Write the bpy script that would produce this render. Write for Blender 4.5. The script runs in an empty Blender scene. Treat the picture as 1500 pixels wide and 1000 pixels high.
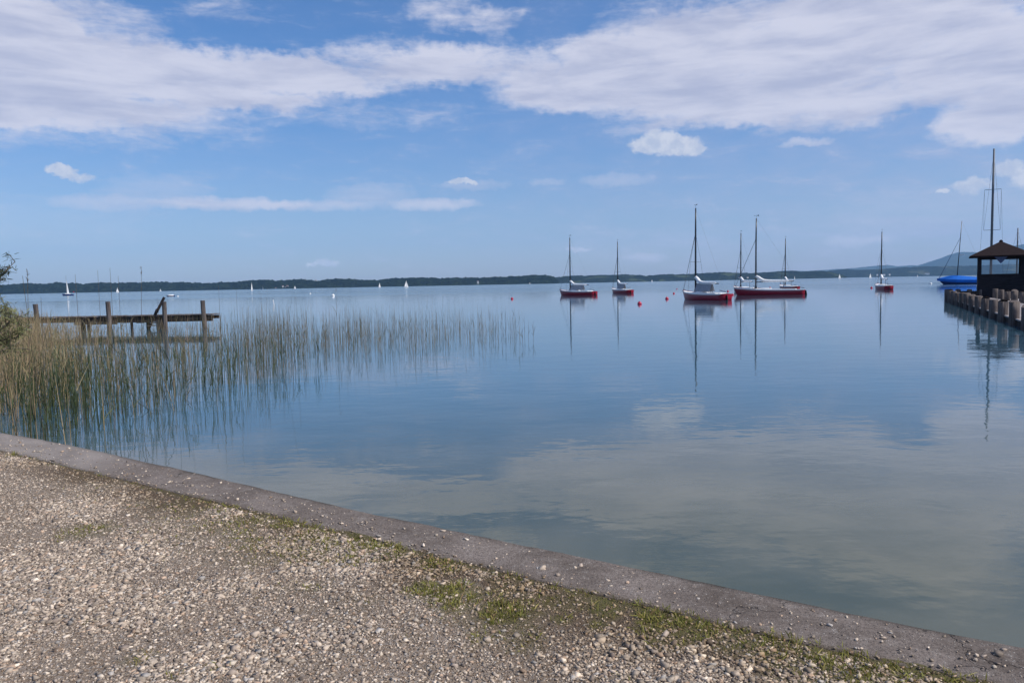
import bpy, bmesh, math, random
import numpy as np
from mathutils import Vector, Matrix, noise as mnoise
random.seed(7); rng = np.random.default_rng(7)
R = math.radians; PI = math.pi
scene = bpy.context.scene
col = scene.collection

# ------------------------------------------------------------------ camera
ZC = 2.0; F = 1125.0; PITCH = math.atan(84/1125.0); ROLL = R(1.10)
f0 = Vector((0, math.cos(PITCH), -math.sin(PITCH))); r0 = Vector((1,0,0)); u0 = Vector((0, math.sin(PITCH), math.cos(PITCH)))
cr = r0*math.cos(ROLL) - u0*math.sin(ROLL); cu = u0*math.cos(ROLL) + r0*math.sin(ROLL)
cd = bpy.data.cameras.new('camera'); cam = bpy.data.objects.new('camera', cd); col.objects.link(cam)
cd.lens = 27; cd.sensor_width = 36; cd.clip_start = 0.05; cd.clip_end = 90000
M4 = Matrix((cr, cu, -f0)).transposed().to_4x4(); M4.translation = (0,0,ZC)
cam.matrix_world = M4
scene.camera = cam

def ray(px, py):
    return (f0*F + cr*(px-750) + cu*(500-py)).normalized()
def at(px, py, z=0.0):
    d = ray(px, py); t = (z-ZC)/d.z
    return Vector((d.x*t, d.y*t, z))
def atY(px, py, Y):
    d = ray(px, py); t = Y/d.y
    return Vector((d.x*t, Y, ZC+d.z*t))
def hor(px):
    return 416 - math.tan(ROLL)*(px-750)
def azel(px, py):
    d = ray(px, py)
    return math.degrees(math.atan2(d.x, d.y)), math.degrees(math.asin(d.z))

# ------------------------------------------------------------------ helpers
def tag(o, label=None, cat=None, group=None, kind=None):
    if label: o['label'] = label
    if cat: o['category'] = cat
    if group: o['group'] = group
    if kind: o['kind'] = kind
    return o
def link(name, me, mat=None, parent=None, smooth=False):
    o = bpy.data.objects.new(name, me); col.objects.link(o)
    if mat is not None: me.materials.append(mat)
    if parent is not None: o.parent = parent
    if smooth:
        me.polygons.foreach_set('use_smooth', [True]*len(me.polygons))
    return o
def empty(name, loc=(0,0,0), rz=0.0):
    o = bpy.data.objects.new(name, None); col.objects.link(o)
    o.location = loc; o.rotation_euler = (0,0,rz); o.empty_display_size = .2
    return o
class MB:
    def __init__(s): s.v=[]; s.f=[]
    def add(s, vs, fs):
        n=len(s.v); s.v += [tuple(v) for v in vs]; s.f += [tuple(i+n for i in f) for f in fs]; return s
    def box(s, x0,x1,y0,y1,z0,z1):
        return s.add([(x0,y0,z0),(x1,y0,z0),(x1,y1,z0),(x0,y1,z0),(x0,y0,z1),(x1,y0,z1),(x1,y1,z1),(x0,y1,z1)],
                     [(0,3,2,1),(4,5,6,7),(0,1,5,4),(1,2,6,5),(2,3,7,6),(3,0,4,7)])
    def bar(s, a, b, w, h, upv=(0,0,1)):
        a=Vector(a); b=Vector(b); d=(b-a).normalized(); up=Vector(upv)
        if abs(d.dot(up))>.98: up=Vector((1,0,0))
        r=d.cross(up).normalized(); u=r.cross(d)
        P=[]
        for p in (a,b):
            for (i,j) in ((-1,-1),(1,-1),(1,1),(-1,1)): P.append(p+r*(i*w/2)+u*(j*h/2))
        return s.add(P, [(0,3,2,1),(4,5,6,7),(0,1,5,4),(1,2,6,5),(2,3,7,6),(3,0,4,7)])
    def tube(s, pts, rad, n=8, cap=True):
        pts=[Vector(p) for p in pts]
        if not hasattr(rad,'__len__'): rad=[rad]*len(pts)
        rings=[]
        for i,p in enumerate(pts):
            d=(pts[min(i+1,len(pts)-1)]-pts[max(i-1,0)]).normalized()
            up=Vector((0,0,1)) if abs(d.z)<.9 else Vector((1,0,0))
            r=d.cross(up).normalized(); u=r.cross(d)
            rings.append([p+(r*math.cos(2*PI*k/n)+u*math.sin(2*PI*k/n))*rad[i] for k in range(n)])
        vs=[v for rg in rings for v in rg]; fs=[]
        for i in range(len(pts)-1):
            for k in range(n):
                a=i*n+k; b=i*n+(k+1)%n; fs.append((a,b,b+n,a+n))
        if cap: fs += [tuple(range(n))[::-1], tuple(range((len(pts)-1)*n, len(pts)*n))]
        return s.add(vs,fs)
    def lathe(s, prof, n=16, c=(0,0,0)):
        vs=[]; fs=[]
        for (r,z) in prof:
            for k in range(n): vs.append((c[0]+r*math.cos(2*PI*k/n), c[1]+r*math.sin(2*PI*k/n), c[2]+z))
        for i in range(len(prof)-1):
            for k in range(n):
                a=i*n+k; b=i*n+(k+1)%n; fs.append((a,b,b+n,a+n))
        fs += [tuple(range(n))[::-1], tuple(range((len(prof)-1)*n, len(prof)*n))]
        return s.add(vs,fs)
    def build(s, name, mat, parent=None, smooth=False):
        me=bpy.data.meshes.new(name); me.from_pydata(s.v,[],s.f); me.update()
        return link(name, me, mat, parent, smooth)
def np_mesh(name, V, T, mat, parent=None, colr=None, smooth=False):
    """V (n,3), T (m,3|4) int; colr per-vertex rgb"""
    me=bpy.data.meshes.new(name); k=T.shape[1]
    me.vertices.add(len(V)); me.vertices.foreach_set('co', V.astype(np.float32).ravel())
    me.loops.add(T.size); me.loops.foreach_set('vertex_index', T.astype(np.int32).ravel())
    me.polygons.add(len(T)); me.polygons.foreach_set('loop_start', np.arange(0,T.size,k,dtype=np.int32))
    me.polygons.foreach_set('loop_total', np.full(len(T),k,dtype=np.int32))
    if smooth: me.polygons.foreach_set('use_smooth', np.ones(len(T),dtype=bool))
    me.update(calc_edges=True)
    if colr is not None:
        a=me.color_attributes.new('tint','FLOAT_COLOR','POINT')
        c=np.ones((len(V),4),dtype=np.float32); c[:,:3]=colr; a.data.foreach_set('color', c.ravel())
    return link(name, me, mat, parent)
def copy_tree(o, parent=None):
    c=o.copy(); col.objects.link(c); c.parent=parent
    for ch in list(o.children): copy_tree(ch, c)
    return c
def grid_noise(nx, ny, cell, seed):
    """smooth value noise on a grid"""
    g=np.random.default_rng(seed).random((int(nx/cell)+3, int(ny/cell)+3))
    x=np.arange(nx)/cell; y=np.arange(ny)/cell
    xi=x.astype(int); yi=y.astype(int); fx=(x-xi); fy=(y-yi); fx=fx*fx*(3-2*fx); fy=fy*fy*(3-2*fy)
    a=g[np.ix_(xi,yi)]; b=g[np.ix_(xi+1,yi)]; c=g[np.ix_(xi,yi+1)]; d=g[np.ix_(xi+1,yi+1)]
    fx=fx[:,None]; fy=fy[None,:]
    return (a*(1-fx)+b*fx)*(1-fy)+(c*(1-fx)+d*fx)*fy
_vg=np.random.default_rng(99).random((256,256))
def vnoise(x,y):
    x=np.asarray(x,float)+1000; y=np.asarray(y,float)+1000
    xi=np.floor(x).astype(int); yi=np.floor(y).astype(int); fx=x-xi; fy=y-yi; fx=fx*fx*(3-2*fx); fy=fy*fy*(3-2*fy)
    g=lambda i,j:_vg[i%256,j%256]
    return (g(xi,yi)*(1-fx)+g(xi+1,yi)*fx)*(1-fy)+(g(xi,yi+1)*(1-fx)+g(xi+1,yi+1)*fx)*fy
def fbm(x,y,o=4):
    t=0;a=.5
    for i in range(o): t=t+a*vnoise(x*2**i+17*i,y*2**i+31*i); a*=.5
    return t/(1-.5**o)

# ------------------------------------------------------------------ materials
class NT:
    def __init__(s, nt): s.nt=nt; s.n=nt.nodes; s.l=nt.links
    def new(s, t, **kw):
        nd=s.n.new(t)
        for k,v in kw.items(): setattr(nd,k,v)
        return nd
    def put(s, sock, v):
        if isinstance(v, bpy.types.NodeSocket): s.l.new(v, sock)
        else: sock.default_value = v
    def math(s, op, a, b=None, c=None, clamp=False):
        nd=s.new('ShaderNodeMath', operation=op); nd.use_clamp=clamp
        s.put(nd.inputs[0],a)
        if b is not None: s.put(nd.inputs[1],b)
        if c is not None: s.put(nd.inputs[2],c)
        return nd.outputs[0]
    def vmath(s, op, a, b=None):
        nd=s.new('ShaderNodeVectorMath', operation=op); s.put(nd.inputs[0],a)
        if b is not None: s.put(nd.inputs[1],b)
        return nd.outputs['Value'] if op in ('LENGTH','DOT_PRODUCT') else nd.outputs[0]
    def noise(s, vec, scale, detail=3, rough=.5, dist=0, out='Fac'):
        nd=s.new('ShaderNodeTexNoise'); s.put(nd.inputs['Vector'],vec); nd.inputs['Scale'].default_value=scale
        nd.inputs['Detail'].default_value=detail; nd.inputs['Roughness'].default_value=rough; nd.inputs['Distortion'].default_value=dist
        return nd.outputs[out]
    def voro(s, vec, scale, feat='F1', out='Distance', rnd=1):
        nd=s.new('ShaderNodeTexVoronoi', feature=feat); s.put(nd.inputs['Vector'],vec); nd.inputs['Scale'].default_value=scale
        nd.inputs['Randomness'].default_value=rnd
        return nd.outputs[out]
    def ramp(s, fac, stops, interp='LINEAR'):
        nd=s.new('ShaderNodeValToRGB'); s.put(nd.inputs[0],fac); cr_=nd.color_ramp; cr_.interpolation=interp
        while len(cr_.elements)<len(stops): cr_.elements.new(.5)
        for e,(p,c) in zip(cr_.elements, stops):
            e.position=p; e.color=(c,c,c,1) if not hasattr(c,'__len__') else (*c,1)
        return nd.outputs[0]
    def mix(s, fac, a, b, blend='MIX'):
        nd=s.new('ShaderNodeMix', data_type='RGBA', blend_type=blend); s.put(nd.inputs[0],fac)
        s.put(nd.inputs[6], (*a,1) if isinstance(a,tuple) and len(a)==3 else a)
        s.put(nd.inputs[7], (*b,1) if isinstance(b,tuple) and len(b)==3 else b)
        return nd.outputs[2]
    def maprange(s, v, a,b,c=0.0,d=1.0, smooth=False):
        nd=s.new('ShaderNodeMapRange'); nd.interpolation_type='SMOOTHSTEP' if smooth else 'LINEAR'
        s.put(nd.inputs[0],v)
        for i,x in enumerate((a,b,c,d)): s.put(nd.inputs[i+1], x)
        return nd.outputs[0]
    def bump(s, h, strength=1, dist=.01, normal=None):
        nd=s.new('ShaderNodeBump'); s.put(nd.inputs['Height'],h); s.put(nd.inputs['Strength'],strength); s.put(nd.inputs['Distance'],dist)
        if normal is not None: s.put(nd.inputs['Normal'],normal)
        return nd.outputs[0]
    def scalevec(s, v, sc):
        return s.vmath('MULTIPLY', v, sc)
def material(name):
    m=bpy.data.materials.new(name); m.use_nodes=True; t=NT(m.node_tree)
    b=m.node_tree.nodes['Principled BSDF']
    return m,t,b
def simple(name, c, rough=.6, var=.25, scale=3, spec=.3, bump=0, metal=0):
    m,t,b=material(name)
    tc=t.new('ShaderNodeTexCoord').outputs['Object']
    n=t.noise(tc, scale, 4, .6)
    cc=t.mix(t.maprange(n,.3,.7), tuple(x*(1-var) for x in c), tuple(min(1,x*(1+var)) for x in c))
    t.put(b.inputs['Base Color'], cc); b.inputs['Roughness'].default_value=rough
    b.inputs['Specular IOR Level'].default_value=spec; b.inputs['Metallic'].default_value=metal
    if bump: t.put(b.inputs['Normal'], t.bump(t.noise(tc, scale*6, 4,.6), .6, bump))
    return m

MAT={}
MAT['red']=simple('red_gelcoat',(.28,.006,.024),.32,.08,1.2,.4)
MAT['white']=simple('white_deck_paint',(.78,.77,.76),.4,.05,2,.4)
MAT['cloth']=simple('white_sail_cloth',(.80,.79,.78),.8,.08,4,.2,.01)
MAT['greycloth']=simple('grey_tarp',(.32,.33,.36),.8,.1,3,.2,.01)
MAT['black']=simple('black_anodised',(.018,.02,.028),.35,.2,2,.5)
MAT['dark']=simple('dark_rubber',(.012,.012,.015),.5,.2,2,.4)
MAT['wire']=simple('steel_wire',(.10,.11,.13),.5,.1,2,.4)
MAT['stripe']=simple('pale_stripe',(.45,.28,.30),.4,.05,2,.4)
MAT['buoyred']=simple('red_buoy_plastic',(.45,.010,.045),.4,.1,4,.5)
MAT['buoywhite']=simple('white_buoy_plastic',(.75,.75,.74),.4,.1,4,.5)
MAT['blue']=simple('blue_cover_cloth',(.007,.13,.52),.65,.15,1.2,.3,.02)
MAT['bluedark']=simple('dark_blue_hull',(.01,.03,.13),.3,.1,2,.5)
MAT['roof']=simple('dark_shingle_roof',(.022,.014,.014),.85,.35,9,.1,.02)
MAT['plaster']=simple('far_white_plaster',(.62,.60,.56),.8,.1,.4,.1)
MAT['tile']=simple('far_roof_tiles',(.16,.10,.09),.8,.1,.4,.1)

# weathered wood (jetty)
def wood(name, c1, c2, axis_scale):
    m,t,b=material(name)
    tc=t.new('ShaderNodeTexCoord').outputs['Object']
    v=t.scalevec(tc, axis_scale)
    n=t.noise(v, 6, 5, .65); n2=t.noise(tc, 1.7, 3,.5)
    c=t.mix(t.maprange(n,.3,.72), c1, c2)
    c=t.mix(t.maprange(n2,.5,.75,0,.6), c, (c1[0]*.6,c1[1]*.62,c1[2]*.6))
    t.put(b.inputs['Base Color'],c); b.inputs['Roughness'].default_value=.85; b.inputs['Specular IOR Level'].default_value=.2
    t.put(b.inputs['Normal'], t.bump(n,.8,.02))
    return m
MAT['wood']=wood('weathered_wood',(.045,.036,.034),(.20,.165,.15),(2,2,.15))
MAT['plank']=wood('weathered_planks',(.05,.040,.038),(.21,.175,.165),(.2,2.5,2.5))
MAT['darkwood']=wood('dark_wet_wood',(.018,.015,.015),(.07,.056,.05),(.3,2,.6))
MAT['pile']=wood('grey_pile_wood',(.055,.044,.040),(.19,.155,.14),(3,3,.12))
MAT['hutwood']=wood('black_stained_timber',(.010,.010,.014),(.030,.028,.034),(.3,.3,3))
MAT['deckboards']=wood('bleached_deck_boards',(.28,.24,.225),(.46,.41,.39),(.4,3,3))

# attribute-tinted
def tinted(name, rough=.85, spec=.15, trans=0.0, var=.0, scale=40):
    m,t,b=material(name)
    a=t.new('ShaderNodeAttribute', attribute_name='tint').outputs['Color']
    if var:
        tc=t.new('ShaderNodeTexCoord').outputs['Object']
        n=t.noise(tc, scale, 3,.6)
        a=t.mix(1.0, a, t.ramp(n,[(.3,1-var),(.7,1.0)]), 'MULTIPLY')
    t.put(b.inputs['Base Color'],a); b.inputs['Roughness'].default_value=rough; b.inputs['Specular IOR Level'].default_value=spec
    if trans:
        tr=t.new('ShaderNodeBsdfTranslucent'); t.put(tr.inputs['Color'],a)
        ms=t.new('ShaderNodeMixShader'); ms.inputs[0].default_value=trans
        out=m.node_tree.nodes['Material Output']
        t.l.new(b.outputs[0],ms.inputs[1]); t.l.new(tr.outputs[0],ms.inputs[2]); t.l.new(ms.outputs[0],out.inputs['Surface'])
    return m
MAT['stone']=tinted('loose_stone',.85,.2,0,.35,90)
MAT['blade']=tinted('reed_blades',.6,.25,.3)
MAT['leaf']=tinted('leaves',.6,.25,.3)

# ------------------------------------------------------------------ sun + world
SUN_AZ=R(110); SUN_EL=R(48)
sd=bpy.data.lights.new('sun','SUN'); sd.energy=4.6; sd.angle=R(.6); sd.color=(1,.955,.89)
so=bpy.data.objects.new('sun',sd); col.objects.link(so)
sv=Vector((math.sin(SUN_AZ)*math.cos(SUN_EL), math.cos(SUN_AZ)*math.cos(SUN_EL), math.sin(SUN_EL)))
so.rotation_euler=sv.to_track_quat('Z','Y').to_euler(); so.location=(40,0,60)

w=bpy.data.worlds.new('World'); scene.world=w; w.use_nodes=True
W=NT(w.node_tree); bg=w.node_tree.nodes['Background']
STR=.1; bg.inputs['Strength'].default_value=STR
sky=W.new('ShaderNodeTexSky', sky_type='NISHITA'); sky.sun_disc=False; sky.sun_elevation=SUN_EL; sky.sun_rotation=SUN_AZ
sky.altitude=500; sky.air_density=1.0; sky.dust_density=1.0; sky.ozone_density=2.5
gen=W.new('ShaderNodeTexCoord').outputs['Generated']
sep=W.new('ShaderNodeSeparateXYZ'); W.l.new(gen, sep.inputs[0])
azn=W.math('MULTIPLY', W.math('ARCTAN2', sep.outputs[0], sep.outputs[1]), 57.29578)
eln=W.math('MULTIPLY', W.math('ARCSINE', sep.outputs[2]), 57.29578)
cmb=W.new('ShaderNodeCombineXYZ'); W.l.new(azn,cmb.inputs[0]); W.l.new(eln,cmb.inputs[1]); P=cmb.outputs[0]
def centred(noise_col, amp):
    return W.vmath('MULTIPLY', W.vmath('SUBTRACT', noise_col, (.5,.5,.5)), amp)
Pst=W.scalevec(P,(.35,1,1))
warp1=centred(W.noise(Pst,.35,3,.55,out='Color'),(7,2.2,0))
warp2=centred(W.noise(P,1.1,5,.6,out='Color'),(1.9,1.3,0))
Psoft=W.vmath('ADD', W.vmath('ADD',P,warp1), warp2)
warp3=centred(W.noise(P,1.3,6,.62,out='Color'),(1.5,.95,0))
Pcum=W.vmath('ADD',P,warp3)
def blobs(PP, lst):
    acc=None
    for (px,py,sx,sy,wt) in lst:
        a,e=azel(px,py); ax,_=azel(px+sx,py); _,ey=azel(px,py-sy)
        sa=abs(ax-a); se=abs(ey-e)
        d=W.vmath('SUBTRACT',PP,(a,e,0)); d=W.vmath('MULTIPLY',d,(1/sa,1/se,0))
        q=W.vmath('DOT_PRODUCT',d,d)
        m=W.math('MULTIPLY', W.math('SUBTRACT',1.0,q,clamp=True), wt)
        acc=m if acc is None else W.math('ADD',acc,m)
    return acc
soft=[(80,178,330,48,.45),(200,172,300,30,.32),(500,165,260,28,.35),(330,20,90,30,.35),(-150,60,300,140,1.2),(0,95,200,85,1.1),(180,115,230,68,1),(100,40,170,60,.8),(350,115,200,48,1),(520,105,190,38,.95),(690,95,130,42,.9),
 (60,160,150,35,.5),(380,150,90,18,.5),(600,70,140,22,.5),(660,15,70,35,.75),(735,35,45,30,.6),
 (800,135,100,40,.95),(860,115,130,65,1),(960,80,150,90,1),(1100,80,210,115,1.2),(1300,60,230,130,1.2),(1480,90,160,125,1.2),(1700,60,260,160,1.2),
 (1200,165,200,34,.7),(1460,180,100,45,1),(1000,160,170,36,.8),(1350,-40,260,90,.8),(950,-60,130,60,.7),(300,-80,200,50,.6)]
low=[(150,296,90,13,.5),(230,278,100,28,.42),(335,299,125,12,1.0),(460,302,90,11,.6),(545,288,80,24,.5),(640,300,75,11,.9),(700,272,70,9,.4),
 (900,263,65,14,.5),(800,266,35,8,.35),(1180,208,48,7,.8),(945,377,40,8,.5),(1240,353,45,10,.45),(1290,349,30,8,.45),(852,365,24,4,.7),(930,190,60,10,.4),
 (1340,320,260,60,.28),(60,330,200,60,.22),(1000,360,300,40,.2)]
cum=[(978,213,60,17,1.3),(966,203,36,16,1.1),(940,213,24,12,.9),(1012,221,30,10,1),
 (88,250,27,11,1.3),(118,260,26,7,.7),(673,265,20,5,1.3),(692,268,9,4,1.2),(480,385,20,8,.9),(456,388,13,4,.8),
 (1424,272,33,14,1.1),(1383,279,10,5,1.0),(1482,248,30,16,1.0),(1510,262,36,18,.9)]
dsoft=blobs(Psoft,soft); dlow=blobs(W.vmath('ADD',P,W.vmath('MULTIPLY',warp2,(1.2,.7,0))),low); dcum=blobs(Pcum,cum)
# outside the photographed quarter of the sky: broken streaky cloud
proj=W.vmath('DIVIDE', gen, W.vmath('ADD', (0.12,0.12,0.12), W.vmath('MULTIPLY',(1,1,1), W.vmath('ABSOLUTE', W.vmath('MULTIPLY',gen,(0,0,1))))))
cz=W.new('ShaderNodeCombineXYZ'); zz=W.math('ADD',W.math('ABSOLUTE',sep.outputs[2]),.12)
W.l.new(W.math('DIVIDE',sep.outputs[0],zz),cz.inputs[0]); W.l.new(W.math('DIVIDE',sep.outputs[1],zz),cz.inputs[1])
pj=cz.outputs[0]
gnoise=W.noise(W.scalevec(pj,(.6,1,1)),.9,6,.6,.4)
away=W.maprange(W.math('ABSOLUTE',azn),50,75,0,1,True)
high=W.maprange(eln,29,36,0,1,True)
outm=W.math('MAXIMUM',away,high)
dout=W.math('MULTIPLY',W.math('MULTIPLY',W.maprange(gnoise,.42,.62,0,1,True),outm), W.maprange(eln,3,16,.05,.4))
fine=W.noise(W.scalevec(P,(.45,1.5,1)),.55,7,.62,.5)
finer=W.noise(W.scalevec(P,(.5,1.4,1)),2.2,5,.6)
ft=W.math('ADD', W.math('MULTIPLY',W.math('SUBTRACT',fine,.5),1.1), W.math('MULTIPLY',W.math('SUBTRACT',finer,.5),.5))
osoft=W.maprange(W.math('ADD',dsoft,W.math('MULTIPLY',ft,1.25)),.0,1.15,0,.94,True)
olow=W.math('MULTIPLY', W.maprange(W.math('ADD',dlow,W.math('MULTIPLY',ft,.35)),.05,1.0,0,1,False), .85)
ocum=W.maprange(W.math('ADD',dcum,W.math('MULTIPLY',ft,.30)),.0,.85,0,.97,True)
veil=W.math('MULTIPLY', W.maprange(eln,0,28,.30,.05), W.maprange(fine,.25,.75,.4,1.4))
inv=lambda v:W.math('SUBTRACT',1.0,v,clamp=True)
op=inv(W.math('MULTIPLY',W.math('MULTIPLY',inv(osoft),inv(olow)),W.math('MULTIPLY',inv(dout),inv(veil))))
# cloud colour: thicker parts slightly greyer
shade=W.noise(W.vmath('ADD',W.scalevec(P,(.3,1.6,1)),(13.1,4.2,0)),.38,6,.6,.3)
thick=W.maprange(W.math('ADD',shade,W.math('MULTIPLY',W.math('SUBTRACT',dsoft,1.2),.05)),.36,.72,0,1,True)
ccol=W.mix(thick,(7.0,7.05,8.2),(4.7,5.0,6.6))
below=W.noise(P,1.0,4,.6)
cumcol=W.mix(W.maprange(below,.35,.65,0,1,True),(5.6,6.1,7.4),(7.6,7.7,8.3))
skyc=W.mix(1.0, sky.outputs[0], W.mix(W.maprange(eln,0,17,0,1,True),(.90,.97,1.15),(.56,.94,1.32)), 'MULTIPLY')
skyc_node=skyc
op2=inv(W.math('MULTIPLY',inv(osoft),W.math('MULTIPLY',inv(olow),inv(dout)))); c1=W.mix(op2, W.mix(W.math('MULTIPLY',veil,W.maprange(azn,-12,34,.45,1.7)), skyc, (4.9,5.1,6.9)), ccol); c2=W.mix(W.math('MULTIPLY',ocum,.85), c1, cumcol)
W.l.new(c2, bg.inputs['Color'])

# ------------------------------------------------------------------ haze
mh=bpy.data.materials.new('lake_haze'); mh.use_nodes=True; H=NT(mh.node_tree)
mh.node_tree.nodes.remove(mh.node_tree.nodes['Principled BSDF'])
pv=H.new('ShaderNodeVolumePrincipled'); pv.inputs['Color'].default_value=(.38,.65,1.0,1); pv.inputs['Density'].default_value=2.5e-5
pv.inputs['Anisotropy'].default_value=.0
H.l.new(pv.outputs[0], mh.node_tree.nodes['Material Output'].inputs['Volume'])
hz=MB().box(-27000,27000,-2000,27000,-6,1500).build('haze',mh); tag(hz,kind='stuff',label='pale blue summer haze over the far lake',cat='haze')

# ------------------------------------------------------------------ water
mw,t,b=material('lake_water')
tc=t.new('ShaderNodeNewGeometry').outputs['Position']
bands=t.noise(t.scalevec(tc,(.004,.018,0)),1,3,.5)
calm=t.ramp(bands,[(.40,.0),(.62,1.0)])
rip1=t.noise(t.scalevec(tc,(.9,1.4,0)),1,3,.5)
rip2=t.noise(t.scalevec(tc,(2.2,3.4,0)),1,3,.5)
rip3=t.noise(t.scalevec(tc,(.16,.30,0)),1,2,.5)
dist=t.vmath('LENGTH',tc)
farw=t.maprange(dist,60,260,0,1,True)
s1=.0042
near_=t.maprange(dist,70,240,1,.12,True)
h=t.math('ADD', t.math('MULTIPLY',rip1,s1), t.math('MULTIPLY',rip2,.0024))
h=t.math('MULTIPLY',t.math('ADD',h,t.math('MULTIPLY',rip3,.010)),near_)
t.put(b.inputs['Normal'], t.bump(h,1,1.0))
bed=t.noise(t.scalevec(tc,(.5,.8,0)),1,4,.55,.6)
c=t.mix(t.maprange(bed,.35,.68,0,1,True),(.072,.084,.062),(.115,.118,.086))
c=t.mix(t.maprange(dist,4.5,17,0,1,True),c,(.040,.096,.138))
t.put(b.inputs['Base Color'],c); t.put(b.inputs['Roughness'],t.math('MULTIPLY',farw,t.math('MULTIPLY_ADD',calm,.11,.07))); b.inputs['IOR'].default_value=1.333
b.inputs['Specular IOR Level'].default_value=.5
# ------------------------------------------------------------------ kerb curve
edge_px=[(0,633),(100,650),(200,672),(300,695),(400,718),(500,742),(600,762),(700,782),(800,803),(900,824),(1000,845),(1100,866),(1200,888),(1300,908),(1400,926),(1500,944)]
in_px=[(0,659),(100,682),(200,707),(300,732),(400,753),(500,780),(600,804),(700,828),(800,852),(900,876),(1000,899),(1100,921),(1200,945),(1300,968),(1400,990)]
ZK=.40
ew=[at(x,y,ZK) for x,y in edge_px]; iw=[at(x,y,ZK) for x,y in in_px]
def polyfit(pts,deg=4):
    xs=np.array([p.x for p in pts]); ys=np.array([p.y for p in pts]); return np.polyfit(xs,ys,deg)
pe=polyfit(ew); pi_=polyfit(iw)
XL,XR=ew[0].x,ew[-1].x
def ext(p,x,x0,x1):
    d=np.polyder(p); x=np.asarray(x,float); xc=np.clip(x,x0,x1)
    sl=np.polyval(d,xc)
    return np.polyval(p,xc)+sl*(x-xc)
def edgeY(x): return ext(pe,x,XL,XR)
def innerY(x):
    return np.minimum(ext(pi_,x,iw[0].x,iw[-1].x), edgeY(x)-.34)
print('KERB', [tuple(round(c,2) for c in e) for e in ew[::5]], [tuple(round(c,2) for c in e) for e in iw[::5]])

# water sheet (one sheet to the far shores and beyond)
xs=np.array([-27000+10]+[27000-10]); 
wb=MB().add([(-26990,-1990,0),(26990,-1990,0),(26990,26990,0),(-26990,26990,0)],[(0,1,2,3)]).build('water',mw); tag(wb,kind='structure',label='calm blue lake water mirroring the clouds')

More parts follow.
